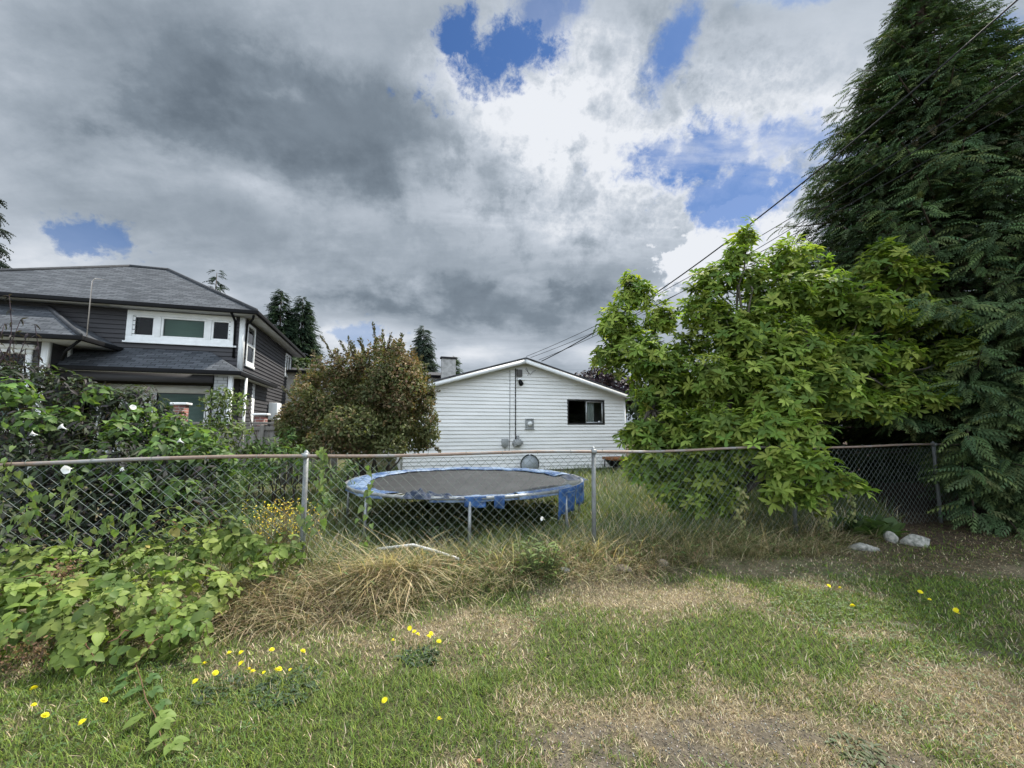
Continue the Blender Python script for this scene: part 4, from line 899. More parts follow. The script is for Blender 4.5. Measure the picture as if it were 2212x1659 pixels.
def lobe_pts(lobes, dens, shell=(0.72, 1.05), low=-0.35, cull=0.62, rngl=None):
    Ps, Ns, K = [], [], []
    Lb = np.array(lobes, float)
    for i, (cx, cy, cz, rx, ry, rz) in enumerate(Lb):
        area = 4*pi*((rx*ry+rx*rz+ry*rz)/3); n = int(area*dens)
        d = sph(n); d = d[(d[:, 2] > low) | (rng.random(n) < 0.4)]
        r = rng.uniform(shell[0], shell[1], (len(d), 1))
        p = np.array([cx, cy, cz])+d*r*np.array([rx, ry, rz])
        keep = np.ones(len(p), bool)
        for j, q in enumerate(Lb):
            if j == i: continue
            keep &= np.linalg.norm((p-q[:3])/q[3:], axis=1) > cull
        nn_ = nrm(d/np.array([rx, ry, rz]))
        Ps.append(p[keep]); Ns.append(nn_[keep]); K.append(np.full(keep.sum(), i))
    return np.concatenate(Ps), np.concatenate(Ns), np.concatenate(K)
def leaf_cloud(soup, P, N, tm, size, cols, droop=0.2, outward=0.5, jit=0.6, w=None, cj=0.18, kcol=None):
    n = len(P); tang = nrm(np.cross(N, sph(n)))
    Xd = nrm(tang+outward*N-np.array([0, 0, droop])+0.25*sph(n))
    Zd = nrm(N*0.7+np.array([0, 0, 0.7])+jit*sph(n))
    c = pick(cols, n, cj, w)
    if kcol is not None: c = np.clip(c*kcol, 0.004, 0.9)
    soup.add(tm, P, Xd, Zd, size*(0.65+0.7*rng.random(n)), c)
def limb(soup, a, b, r0, r1, wob=0.08, n=7, col=(0.10, 0.085, 0.07), sides=6, sag=0.0):
    a, b = np.array(a, float), np.array(b, float); t = np.linspace(0, 1, n)[:, None]; L = np.linalg.norm(b-a)
    P_ = a+(b-a)*t+wob*L*np.sin(t*pi)*rng.standard_normal(3)*0.5+wob*L*0.25*np.sin(t*pi)*rng.standard_normal((n, 3)); P_[:, 2] += sag*L*np.sin(t[:, 0]*pi)
    soup.tube(P_, np.linspace(r0, r1, n), col, sides); return P_

# ------------------------------------------------------------------ great cedar at the right
cb = np.array([9.8, 9.0, 0.0]); H_C = 13.3
cd = empty('cedar_tree', cb); tag(cd, 'huge dark green cedar with drooping sprays towering at the right edge', 'tree')
s = Soup(); zz = np.linspace(-0.1, H_C-0.3, 16); s.tube(np.stack([0.08*np.sin(zz), 0.06*np.cos(zz*1.3), zz], 1), np.interp(zz, [0, 1, 6, 13], [0.42, 0.32, 0.2, 0.03]), (0.10, 0.07, 0.055), 10); s.build('trunk', M_BARK, cd, smooth=True)
def cedar_r(z): return np.interp(z, [0.2, 1.0, 3.0, 6.5, 9.0, 11.2, 12.3, 13.3], [3.3, 3.9, 4.0, 3.0, 1.85, 0.8, 0.16, 0.02])
s = Soup(); br_ = Soup(); Pf, Xf, Zf, Sf, Cf = [], [], [], [], []
nb = 760
for i in range(nb):
    z = 0.9+(H_C-1.0)*(1-(1-rng.random())**0.75) if i > 30 else rng.uniform(10.5, 13.0)
    az = rng.uniform(0, 2*pi); dirh = np.array([math.cos(az), math.sin(az), 0])
    lob = 0.82+0.36*vnoise(az*1.6+7, z*0.55, 77, 2, 1)+0.1*rng.standard_normal()
    R = cedar_r(z)*lob
    if i < 130: z = rng.uniform(0.9, 2.9); az = rng.uniform(-2.5, -0.9); dirh = np.array([math.cos(az), math.sin(az), 0]); R = cedar_r(z)*rng.uniform(.8, 1.05)     # low skirt over the fence
    elif z < 2.0 and dirh[0] < -0.3: continue            # bare, shaded hollow on the yard side
    t = np.linspace(0, 1, 7); rise = rng.uniform(-0.12, 0.14) if i >= 130 else rng.uniform(-0.3, -0.05)
    path = np.array([0, 0, z])+dirh*(R*t)[:, None]+np.array([0, 0, 1])*(R*(rise*t-0.12*t**2+0.09*t**4))[:, None]
    br_.tube(path, np.linspace(0.035+0.012*R/3, 0.006, 7), (0.09, 0.065, 0.05), 4, cap=False)
    m = int(26+36*R/3); tt = rng.uniform(0.12, 1.0, m)**0.7
    p = np.stack([np.interp(tt, t, path[:, k]) for k in range(3)], 1)
    side = np.cross(dirh, [0, 0, 1.0]); sg = rng.uniform(-1, 1, (m, 1))
    spread = 0.42*(1.05-tt)[:, None]*R*0.55
    p = p+side*sg*spread+np.array([0, 0, 1])*rng.normal(0, 0.06, (m, 1))
    X_ = dirh*0.75+side*sg*0.8+np.array([0, 0, -0.12])+0.36*sph(m)
    Pf.append(p); Xf.append(X_); Zf.append(np.array([0, 0, 1.0])+dirh*0.5+0.35*sph(m)); Sf.append(rng.uniform(0.22, 0.42, m)*(0.5+0.55*min(1, R/2.2)))
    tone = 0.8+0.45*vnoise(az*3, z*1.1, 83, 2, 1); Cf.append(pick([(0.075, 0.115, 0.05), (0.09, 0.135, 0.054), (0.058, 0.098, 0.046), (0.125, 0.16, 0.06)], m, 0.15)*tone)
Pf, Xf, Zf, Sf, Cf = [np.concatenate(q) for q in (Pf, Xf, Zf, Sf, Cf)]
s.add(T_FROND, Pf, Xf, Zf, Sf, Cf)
n = 9000; z = rng.uniform(2.0, 12.2, n)*(0.55+0.45*rng.random(n)); z = np.maximum(z, 1.9); a_ = rng.uniform(0, 2*pi, n); r_ = cedar_r(z)*np.sqrt(rng.uniform(0.02, 0.62, n)); dh_ = np.stack([np.cos(a_), np.sin(a_), 0*a_], 1)      # darker foliage filling the inner crown
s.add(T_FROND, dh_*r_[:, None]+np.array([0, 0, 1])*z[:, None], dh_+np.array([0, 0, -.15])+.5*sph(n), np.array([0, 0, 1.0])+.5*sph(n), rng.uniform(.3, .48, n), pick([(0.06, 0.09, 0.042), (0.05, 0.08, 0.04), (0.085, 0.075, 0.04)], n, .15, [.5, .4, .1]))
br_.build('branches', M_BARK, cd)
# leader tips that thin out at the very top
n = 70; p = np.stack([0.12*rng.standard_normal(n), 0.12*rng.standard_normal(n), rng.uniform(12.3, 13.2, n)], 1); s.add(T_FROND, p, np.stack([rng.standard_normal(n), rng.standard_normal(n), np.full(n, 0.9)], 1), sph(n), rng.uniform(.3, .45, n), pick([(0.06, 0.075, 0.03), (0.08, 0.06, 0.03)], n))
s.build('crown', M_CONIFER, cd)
# pale bare shoot sticking out of its left flank is part of the crown of a second, thinner leader
# ------------------------------------------------------------------ magnolia
mgb = np.array([3.55, 6.95, 0.0]); mg = empty('magnolia_tree', mgb); tag(mg, 'spreading bright green magnolia with whorled leaves leaning over the fence', 'tree')
spec = [(1370, 640, 7.5, .32), (1362, 612, 7.5, .16), (1335, 700, 7.5, .38), (1430, 690, 7.5, .3), (1310, 770, 7.4, .26), (1385, 770, 7.3, .5), (1420, 850, 7.2, .42), (1350, 730, 7.6, .3),
        (1612, 515, 7, .17), (1590, 560, 7, .24), (1545, 610, 7, .36), (1520, 670, 7, .38), (1620, 600, 7, .26), (1700, 570, 7.2, .42), (1670, 650, 7, .5), (1760, 640, 7, .5), (1905, 575, 7.2, .42), (1965, 600, 7.2, .36),
        (1860, 670, 7, .5), (1985, 690, 7.2, .42), (1590, 740, 6.8, .5), (1710, 750, 6.7, .5), (1840, 770, 6.8, .42), (1545, 820, 6.6, .42), (1670, 850, 6.5, .5), (1800, 850, 6.6, .4), (1480, 760, 7.3, .34), (1930, 770, 7, .32),
        (1390, 930, 6.9, .24), (1450, 920, 6.7, .32), (1540, 920, 6.4, .4), (1640, 940, 6.2, .42), (1720, 930, 6.1, .36), (1690, 1000, 5.8, .3), (1755, 1015, 5.7, .3), (1825, 1045, 5.65, .2), (1680, 1060, 5.75, .2), (1760, 1075, 5.7, .22),
        (1430, 1000, 6.9, .36), (1520, 1030, 6.7, .38), (1480, 1075, 6.6, .3), (1560, 1080, 6.6, .26), (1440, 1050, 6.8, .3), (1570, 1010, 6.7, .34), (1390, 1015, 7.1, .25), (1480, 850, 7.6, .55), (1600, 870, 7.6, .6), (1720, 860, 7.6, .6), (1850, 830, 7.6, .5), (1430, 900, 7.5, .35), (1780, 720, 7.7, .6), (2060, 770, 7.0, .34), (2020, 850, 7.0, .3), (1950, 850, 6.9, .36), (1890, 880, 6.7, .3), (2040, 700, 7.1, .3), (1400, 960, 6.9, .28), (1360, 945, 7.0, .18), (1490, 960, 6.6, .34), (1590, 970, 6.4, .3), (1620, 800, 6.7, .5), (1760, 820, 6.6, .45), (1640, 720, 6.8, .45), (1560, 700, 6.9, .36), (1440, 800, 7.2, .4), (1380, 1000, 7.4, .25)]
lob = []
for (px, py, d_, r_) in spec:
    q = at(px, py, d_)-mgb; lob.append((q[0], q[1], q[2], r_, r_*1.05, r_*0.85))
P, N, K = lobe_pts(lob, 74, (0.45, 1.18), -0.6, 0.5)
for (px, py, qx, qy, d_) in [(1362, 585, 1366, 640, 7.5), (1432, 640, 1428, 690, 7.5), (1330, 655, 1340, 700, 7.5), (1545, 565, 1555, 620, 7), (1612, 478, 1610, 540, 7), (1585, 520, 1592, 570, 7), (1690, 515, 1692, 570, 7.2), (1742, 530, 1735, 590, 7.2), (1640, 545, 1640, 600, 7), (1898, 535, 1900, 590, 7.2), (1962, 550, 1960, 600, 7.2), (1492, 610, 1510, 660, 7), (1302, 715, 1320, 750, 7.4), (1290, 760, 1320, 780, 7.3), (1875, 1060, 1830, 1045, 5.6), (1345, 930, 1390, 935, 6.9), (1930, 640, 1930, 700, 7), (1790, 560, 1785, 610, 7.2)]:      # upright leafy shoots
    a, b = at(qx, qy, d_)-mgb, at(px, py, d_)-mgb; tt = np.linspace(0, 1, 9)[:, None]; P = np.concatenate([P, a+(b-a)*tt+0.03*rng.standard_normal((9, 3))]); N = np.concatenate([N, np.tile(nrm(b-a+np.array([0, 0, .1])), (9, 1))])
s = Soup(); st_ = Soup()
n = len(P); axd = nrm(N*0.65+np.array([0, -0.1, 0.8])+0.5*sph(n))
tone = np.clip(0.75+0.55*vnoise(P[:, 0]*2.2, P[:, 2]*2.2+P[:, 1], 97, 3, 1), 0.6, 1.35)
shade = pick([(0.215, 0.28, 0.056), (0.165, 0.235, 0.048), (0.275, 0.325, 0.072), (0.11, 0.17, 0.04)], n, 0.14)*tone[:, None]
for j in range(8):
    th = j*2*pi/8+rng.uniform(-.35, .35, n)+np.arange(n)
    e1 = nrm(np.cross(axd, [0.3, 0.2, 1.0])); e2 = np.cross(axd, e1)
    rad = e1*np.cos(th)[:, None]+e2*np.sin(th)[:, None]
    el = (0.15+0.75*rng.random((n, 1)))
    Xd = nrm(rad+axd*el-np.array([0, 0, 0.10])); Zd = nrm(axd-rad*el)
    ok = rng.random(n) < 0.93
    s.add(T_OBOV, (P-axd*0.03*j/8)[ok], Xd[ok], Zd[ok], rng.uniform(0.08, 0.185, n)[ok], (shade*(0.88+0.28*rng.random((n, 1))))[ok])
s.build('crown', M_MAGN, mg)
base = np.array([0, 0, -0.05]); fork = np.array([-0.05, -0.05, 0.55])
limb(st_, base, fork, 0.10, 0.085, 0.05, 6, (0.085, 0.07, 0.06), 9)
hubs = [np.array(h) for h in ((-1.1, .3, 1.9), (-0.2, 0.1, 2.2), (0.6, 0.1, 2.0), (1.4, 0.2, 2.0), (0.3, -0.7, 1.1), (-0.6, -.1, 1.1), (1.7, 0.2, 2.6), (0.4, 0.05, 3.1), (-1.3, .5, 2.8))]
for i, h in enumerate(hubs): limb(st_, fork, h, 0.06, 0.03, 0.16, 8, (0.11, 0.095, 0.08), 7)
for L_ in lob:
    c_ = np.array(L_[:3]); h = min(hubs, key=lambda q: np.linalg.norm(q-c_)); limb(st_, h, c_, 0.026, 0.01, 0.14, 6, (0.12, 0.105, 0.085), 5)
    for _ in range(7): limb(st_, c_-0.3*(c_-h)*0.3, c_+sph(1)[0]*np.array(L_[3:])*0.9+np.array([0, 0, 0.08]), 0.009, 0.004, 0.12, 4, (0.12, 0.11, 0.08), 4)
st_.build('trunk', M_BARK, mg)

# ------------------------------------------------------------------ brown-tinged shrub
sb = np.array([-3.55, 10.0, 0.0]); sh = empty('brown_shrub', sb); tag(sh, 'dense rounded shrub with small olive and rust brown leaves left of the white house', 'shrub')
lob = []
for i in range(46):
    d_ = sph(1)[0]; d_[2] = abs(d_[2]); f = rng.uniform(0.45, 0.84)
    c_ = d_*f*np.array([1.62, 1.5, 2.05])+np.array([0, 0, 1.15]); r_ = rng.uniform(0.2, 0.46)
    lob.append((*c_, r_, r_, r_*0.8))
for (px, py, r_) in [(640, 870, .35), (625, 930, .3), (690, 790, .38), (760, 760, .36), (830, 752, .33), (870, 762, .32), (905, 850, .38), (920, 905, .32), (760, 920, .5), (850, 920, .45), (815, 790, .5), (700, 900, .5), (660, 830, .3), (880, 800, .4), (640, 960, .3), (700, 960, .36), (770, 970, .36), (840, 965, .36), (900, 950, .3), (930, 940, .22), (612, 905, .28), (720, 930, .4), (905, 800, .3), (655, 845, .2), (680, 812, .18), (718, 770, .2), (742, 752, .16), (790, 745, .16), (822, 738, .14), (858, 745, .16), (885, 770, .18), (870, 800, .42), (840, 820, .5), (885, 830, .4), (800, 800, .45), (850, 770, .3), (760, 800, .42), (710, 830, .42), (900, 860, .42), (908, 790, .16), (922, 830, .18), (932, 870, .16), (928, 930, .16), (918, 960, .18), (608, 880, .16), (602, 920, .16), (618, 855, .14), (640, 900, .26), (690, 870, .28), (740, 840, .26), (800, 850, .3), (860, 870, .28), (900, 880, .22)]:
    q = at(px, py, rng.uniform(8.3, 9.3) if (650 < px < 900 and py > 835) else rng.uniform(9.1, 10.1))-sb; lob.append((q[0], q[1], q[2], r_, r_, r_*0.8))
P, N, K = lobe_pts(lob, 620, (0.55, 1.12), -0.5, 0.66)
_w = P+sb; _r = _w-np.array([0, 0, EYE]); _cp, _sp = math.cos(PITCH), math.sin(PITCH); _f = _r[:, 1]*_cp+_r[:, 2]*_sp
_px = (512+FOC*_r[:, 0]/_f)*2212/1024; _py = (384-FOC*(_r[:, 2]*_cp-_r[:, 1]*_sp)/_f)*2212/1024
_top = np.interp(_px, [585, 600, 625, 650, 690, 725, 745, 765, 800, 835, 868, 905, 935, 950], [985, 905, 850, 812, 782, 775, 755, 768, 768, 738, 748, 792, 850, 960])
ok = _py > _top+120*(vnoise(_px*0.05, P[:, 1]*2.5, 151, 3, 1)-0.45)-14*rng.random(len(P))**3; P, N, K = P[ok], N[ok], K[ok]      # ragged natural outline
s = Soup(); lt_ = rng.random(len(lob))
rust = np.clip(-0.18+0.9*vnoise(P[:, 0]*1.6+3, P[:, 2]*1.6, 103, 3, 1)+0.35*(P[:, 2]-1.6)/2+0.5*(lt_[K]-0.5), 0, 1)
c = np.where((rng.random(len(P)) < rust*0.85)[:, None], pick([(0.185, 0.128, 0.068), (0.15, 0.105, 0.052), (0.225, 0.16, 0.088)], len(P), 0.2), pick([(0.098, 0.106, 0.038), (0.075, 0.086, 0.032), (0.128, 0.128, 0.05)], len(P), 0.18))
c = c*(0.72+0.6*rng.random(len(lob)))[K][:, None]; n = len(P); tang = nrm(np.cross(N, sph(n))); s.add(T_SMALL, P, nrm(tang+0.7*N+0.3*sph(n)), nrm(N+np.array([0, 0, .5])+0.7*sph(n)), rng.uniform(0.055, 0.10, n), c)
k = rng.integers(0, n, n//2); P2 = P[k]+0.03*sph(len(k)); s.add(T_SMALL, P2, sph(len(k)), nrm(N[k]+0.8*sph(len(k))), rng.uniform(0.04, 0.07, len(k)), c[k]*(0.85+0.3*rng.random((len(k), 1))))
st_ = Soup()
for (px, py, qx, qy) in [(695, 728, 722, 775), (662, 800, 690, 830), (735, 738, 755, 775), (898, 752, 880, 790), (940, 905, 915, 880), (938, 950, 915, 920), (590, 905, 625, 890), (612, 838, 640, 870), (640, 792, 665, 830), (676, 758, 700, 800), (752, 728, 765, 775), (780, 730, 790, 780), (826, 715, 830, 760), (868, 722, 862, 765), (912, 768, 895, 805), (946, 845, 920, 850), (600, 940, 630, 930), (950, 975, 920, 950), (930, 812, 905, 830), (806, 700, 812, 760), (762, 742, 770, 775), (845, 722, 835, 760), (775, 735, 790, 765)]:     # shoots above the dome
    a, b = at(qx, qy, 9.7)-sb, at(px, py, 9.7)-sb; limb(s, a, b, 0.012, 0.006, 0.05, 5, (0.1, 0.07, 0.05), 4)
    m = 80; t = rng.random((m, 1)); s.add(T_SMALL, a+(b-a)*t+0.03*sph(m), nrm((b-a)+0.04*0+0.25*sph(m)), sph(m), rng.uniform(.04, .075, m), pick([(0.10, 0.085, 0.05), (0.08, 0.085, 0.04)], m))
s.build('foliage', M_LEAF_SOFT, sh)
for i in range(16):
    a = np.array([rng.normal(0, .22), rng.normal(0, .22), -0.03]); L_ = lob[rng.integers(0, 46)]; limb(st_, a, np.array(L_[:3])*0.95, 0.035, 0.012, 0.12, 7, (0.10, 0.085, 0.07), 5)
st_.build('branches', M_BARK, sh)

# ------------------------------------------------------------------ overgrown bushes behind the left end of the fence
def bush(name, loc, lobes, dens, tm, size, cols, label, cat, mat=None, w=None, cull=0.55, shell=(0.5, 1.1), stems=10, stemcol=(0.07, 0.055, 0.045), extra=None, group=None, droop=0.25, low=-0.6):
    o = empty(name, loc); tag(o, label, cat, group)
    P, N, K = lobe_pts(lobes, dens, shell, low, cull)
    s = Soup(); tone = np.clip(0.65+0.7*vnoise(P[:, 0]*2.5+9, P[:, 2]*2.5+P[:, 1]*1.7, 117, 3, 1), 0.55, 1.4)[:, None]
    leaf_cloud(s, P, N, tm, size, cols, droop, 0.35, 0.5, w, 0.16, tone)
    if extra: extra(s)
    s.build('foliage', mat or M_LEAF, o)
    t = Soup()
    for i in range(stems):
        L_ = lobes[i % len(lobes)]; a = np.array([L_[0]*0.6+rng.normal(0, .1), L_[1]*0.6+rng.normal(0, .1), -0.03]); limb(t, a, np.array(L_[:3])+sph(1)[0]*np.array(L_[3:])*0.6, 0.018, 0.006, 0.15, 7, stemcol, 5)
    t.build('stems', M_BARK, o); return o
def lob_px(loc, lst):
    out = []
    for (px, py, d_, r_) in lst:
        q = at(px, py, d_)-np.array(loc); out.append((q[0], q[1], q[2], r_, r_, r_*0.8))
    return out
# dark elder
loc = (-6.6, 6.0, 0)
bush('elder_bush', loc, lob_px(loc, [(300, 855, 6.2, .22), (330, 885, 6.2, .24), (240, 855, 6.1, .24), (360, 905, 6.2, .24), (60, 815, 5.8, .3), (400, 945, 6.2, .22), (180, 840, 6, .22), (20, 830, 5.6, .38), (110, 850, 5.8, .42), (200, 880, 6, .4), (60, 930, 5.2, .45), (160, 950, 5.4, .42), (270, 880, 6, .34), (290, 930, 5.8, .38), (10, 1000, 5, .5), (110, 1030, 5, .5), (220, 1010, 5.2, .5), (330, 960, 5.8, .34), (340, 1020, 5.4, .42), (-80, 900, 5.4, .6), (-60, 820, 5.8, .5), (60, 1100, 4.9, .4), (200, 1100, 5, .42), (320, 1100, 5.2, .4), (425, 1030, 5.6, .34), (420, 1090, 5.4, .36), (60, 1180, 4.5, .36), (160, 1180, 4.7, .36), (260, 1160, 5, .36), (360, 1150, 5.2, .34), (450, 1130, 5.4, .3), (-40, 1150, 4.3, .4), (90, 1120, 5.2, .5), (250, 1090, 5.6, .5), (380, 1080, 6, .45)]),
     230, T_LANCE, 0.105, [(0.030, 0.046, 0.022), (0.042, 0.066, 0.026), (0.026, 0.030, 0.026), (0.055, 0.075, 0.035), (0.05, 0.042, 0.045)],
     'dark leafed overgrown bush behind the left end of the chain link fence', 'bush', stems=18, stemcol=(0.05, 0.035, 0.035))
# dark thin branch tips high at the left edge
loc = (-7.2, 5.6, 0); o = empty('plum_sapling', loc); tag(o, 'dark purple leafed sapling with thin branches against the grey porch roof, far left', 'sapling')
s = Soup(); t = Soup()
for (px, py) in [(10, 700), (45, 690), (60, 720), (20, 640), (5, 760), (55, 755), (75, 700), (30, 735), (-30, 680), (-20, 720)]:
    b = at(px, py, 5.7)-np.array(loc); p = limb(t, (rng.normal(0, .05), rng.normal(0, .05), 0.0), b, 0.016, 0.004, 0.1, 9, (0.05, 0.035, 0.04), 5, 0.05)
    for tt in np.linspace(0.55, 1, 9):
        q = np.array([np.interp(tt, np.linspace(0, 1, 9), p[:, k]) for k in range(3)]); m = 4; s.add(T_LANCE, np.tile(q, (m, 1)), nrm(sph(m)+np.array([0.3, 0, -0.4])), sph(m)*0.5+np.array([0, 0, 1]), rng.uniform(.06, .11, m), pick([(0.035, 0.028, 0.034), (0.05, 0.04, 0.045), (0.04, 0.045, 0.035)], m))
s.build('foliage', M_LEAF, o); t.build('trunk', M_BARK, o)
# lighter bindweed and bramble mound
loc = (-5.4, 6.2, 0)
bush('bindweed_mound', loc, lob_px(loc, [(300, 905, 5.7, .24), (370, 930, 5.8, .28), (430, 950, 5.8, .24), (260, 940, 5.4, .24), (340, 985, 5.4, .28), (420, 990, 5.6, .28), (460, 985, 5.8, .22), (130, 900, 5.3, .2), (30, 850, 5.2, .24), (70, 910, 5, .2), (210, 850, 5.7, .16), (180, 1000, 4.9, .2), (480, 1010, 5.9, .2), (280, 1040, 5, .22), (390, 1060, 5.2, .22), (500, 1040, 6, .2)]),
     175, T_HEART, 0.085, [(0.085, 0.155, 0.040), (0.12, 0.20, 0.05), (0.065, 0.115, 0.038), (0.15, 0.22, 0.07)],
     'bright green bindweed mound with heart shaped leaves scrambling over the dark bush', 'bindweed', stems=8, stemcol=(0.09, 0.1, 0.04))
# young light shrub in front of the wooden fence, and low green plants below it
loc = (-5.6, 8.4, 0)
bush('young_shrub', loc, lob_px(loc, [(455, 870, 8.2, .2), (480, 850, 8.3, .22), (500, 880, 8.3, .24), (520, 860, 8.4, .18), (470, 910, 8.2, .26), (510, 930, 8.2, .28), (490, 970, 8, .3), (540, 975, 8, .26), (445, 930, 8, .22)]),
     190, T_LANCE, 0.12, [(0.12, 0.17, 0.05), (0.09, 0.135, 0.045), (0.16, 0.2, 0.075)], 'airy yellow green young shrub in front of the wooden fence', 'shrub', stems=10, shell=(0.3, 1.1), group='loose shrubs below the wooden fence')
loc = (-4.6, 8.0, 0)
bush('young_shrub', loc, lob_px(loc, [(560, 965, 8, .26), (600, 975, 8, .28), (640, 985, 7.8, .26), (580, 1005, 7.6, .3), (660, 1010, 7.4, .24), (540, 1010, 7.6, .3), (625, 940, 8.4, .2)]),
     190, T_LANCE, 0.12, [(0.085, 0.15, 0.04), (0.065, 0.115, 0.038), (0.12, 0.18, 0.05)], 'fresh green low shrub between the young shrub and the brown shrub', 'shrub', stems=10, shell=(0.3, 1.1), group='loose shrubs below the wooden fence')
# rank weeds along the back of the left fence panel (seen through the wire)
loc = (-3.4, 5.4, 0)
bush('nettle_patch', loc, lob_px(loc, [(500, 1050, 5.6, .3), (560, 1040, 6.2, .2), (460, 1120, 5.1, .28), (540, 1110, 5.3, .25), (720, 1040, 6.4, .26), (750, 1010, 6.6, .22), (700, 1080, 5.9, .2), (610, 1150, 5.0, .2), (400, 1140, 4.8, .3), (690, 1010, 6.6, .2)]),
     150, T_LANCE, 0.10, [(0.05, 0.085, 0.03), (0.075, 0.12, 0.035), (0.11, 0.15, 0.05)], 'rank green weeds behind the fence between the dark bush and the trampoline', 'weeds', mat=M_LEAF_SOFT, stems=12, shell=(0.2, 1.1), stemcol=(0.08, 0.1, 0.04))
o_l = TC.copy()
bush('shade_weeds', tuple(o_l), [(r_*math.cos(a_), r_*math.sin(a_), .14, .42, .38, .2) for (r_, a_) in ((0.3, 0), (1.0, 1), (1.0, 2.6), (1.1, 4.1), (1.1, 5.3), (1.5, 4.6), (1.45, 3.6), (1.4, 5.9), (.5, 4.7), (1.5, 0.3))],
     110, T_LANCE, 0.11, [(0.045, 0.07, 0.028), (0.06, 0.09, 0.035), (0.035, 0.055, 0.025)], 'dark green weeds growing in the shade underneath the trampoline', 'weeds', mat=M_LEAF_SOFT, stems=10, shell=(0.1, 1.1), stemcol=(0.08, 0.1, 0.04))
# dark laurel thicket behind the magnolia and the cedar
for (lx, ly, ll, lab) in [(6.2, 11.5, [(-1.4, 0, .7, .9, .8, .8), (-.3, 0.2, .9, 1, .8, 1), (.9, 0, 1, 1, .9, 1.1), (-1.0, .4, 1.6, .7, .7, .6), (.2, .3, 1.9, .8, .8, .7), (1.8, 0, .8, .9, .9, .9), (1.4, .3, 1.9, .8, .8, .8), (-1.6, -.3, .3, .6, .5, .45), (-.6, -.3, .3, .6, .5, .45), (.5, -.3, .3, .6, .5, .45), (1.5, -.3, .35, .6, .5, .5), (2.4, -.3, .4, .6, .5, .5)], 'dark green thicket behind the magnolia trunk'),
                          (10.5, 12.8, [(-2.4, 0, .9, 1.2, .9, 1.1), (-.6, 0, 1.1, 1.3, 1, 1.3), (1.4, 0, 1.1, 1.3, 1, 1.3), (3.4, 0, 1.1, 1.4, 1, 1.3), (-1.6, .3, 2.2, 1.1, .9, 1), (.6, .3, 2.5, 1.2, .9, 1), (2.6, .3, 2.3, 1.2, .9, 1), (5.2, 0, 1.4, 1.4, 1, 1.5), (-2.6, -.5, .35, .7, .5, .5), (-1.5, -.5, .35, .7, .5, .5), (-.4, -.5, .35, .7, .5, .5), (.7, -.5, .35, .7, .5, .5), (1.8, -.5, .4, .7, .5, .5)], 'dark hedge row in the shade behind the cedar trunk')]:
    bush('laurel_thicket', (lx, ly, 0), ll, 110, T_OVATE, 0.16, [(0.028, 0.045, 0.02), (0.04, 0.06, 0.025), (0.022, 0.035, 0.018)], lab, 'thicket', stems=8)

# ------------------------------------------------------------------ brambles in front of the fence
loc = np.array([-2.9, 3.5, 0]); bm = empty('bramble_patch', loc); tag(bm, 'bright green bramble patch with broad leaves spilling out from the fence onto the lawn', 'bramble')
lst = [(20, 1240, 3.5, .30), (110, 1250, 3.5, .30), (210, 1260, 3.55, .28), (300, 1220, 3.75, .26), (380, 1210, 3.85, .24), (450, 1190, 3.95, .2), (520, 1180, 4.05, .2), (590, 1190, 4.1, .17), (620, 1170, 4.2, .14), (40, 1310, 3.15, .3), (140, 1330, 3.12, .3), (250, 1320, 3.2, .28), (340, 1290, 3.3, .26), (420, 1270, 3.5, .24), (60, 1380, 2.98, .24), (180, 1390, 2.95, .22), (300, 1380, 3.0, .22), (390, 1350, 3.15, .2), (440, 1330, 3.3, .18), (410, 1130, 4.05, .13), (440, 1115, 4.12, .1), (-60, 1280, 3.3, .4), (-70, 1370, 2.9, .35), (540, 1230, 3.9, .15), (90, 1210, 3.6, .18), (470, 1290, 3.55, .16), (330, 1170, 3.95, .14), (640, 1200, 4.2, .13), (485, 1135, 4.05, .15), (535, 1165, 4.1, .13), (420, 1090, 4.1, .1)]
lob = lob_px(loc, lst); P, N, K = lobe_pts(lob, 72, (0.5, 1.12), -0.5, 0.5)
P[:, 2] = np.maximum(P[:, 2], 0.04)
ok = (P+loc)[:, 1] < fence_y((P+loc)[:, 0])-0.02; ok2 = rng.random(len(P)) < np.clip(0.35+P[:, 2]*1.6, 0, 1); P, N = P[ok & ok2], N[ok & ok2]
n = len(P); s = Soup(); t = Soup()
face = nrm(N*0.75+np.array([0.05, -0.25, 0.75])+0.3*sph(n)); stalk = nrm(np.cross(face, sph(n))+0.15*N-np.array([0, 0, .25]))
tone = np.clip(0.72+0.55*vnoise(P[:, 0]*3, P[:, 1]*3+P[:, 2]*3, 131, 3, 1), 0.6, 1.3)[:, None]
cb_ = pick([(0.15, 0.215, 0.045), (0.20, 0.265, 0.058), (0.105, 0.16, 0.04), (0.24, 0.295, 0.075)], n, 0.1)*tone
autumn = rng.random(n) < 0.02; cb_[autumn] = pick([(0.32, 0.22, 0.09), (0.22, 0.13, 0.06), (0.36, 0.32, 0.10)], autumn.sum(), .15)
sz = rng.uniform(0.04, 0.098, n); side_ = np.cross(face, stalk)
s.add(T_OVATE, P+stalk*0.02, stalk, face, sz*1.1, cb_)
for sg in (-1, 1): s.add(T_OVATE, P, nrm(stalk*0.25+sg*side_+0.1*sph(n)-np.array([0, 0, .1])), nrm(face+0.15*sph(n)), sz*0.92, cb_*(0.9+0.2*rng.random((n, 1))))
k = rng.random(n) < 0.3
for sg in (-1, 1): s.add(T_OVATE, (P-stalk*0.02)[k], nrm(-stalk*0.35+sg*side_)[k], face[k], (sz*0.75)[k], cb_[k])
s.segs(P-stalk*0.09-face*0.04, P, 0.0018, (0.12, 0.15, 0.05), 3)
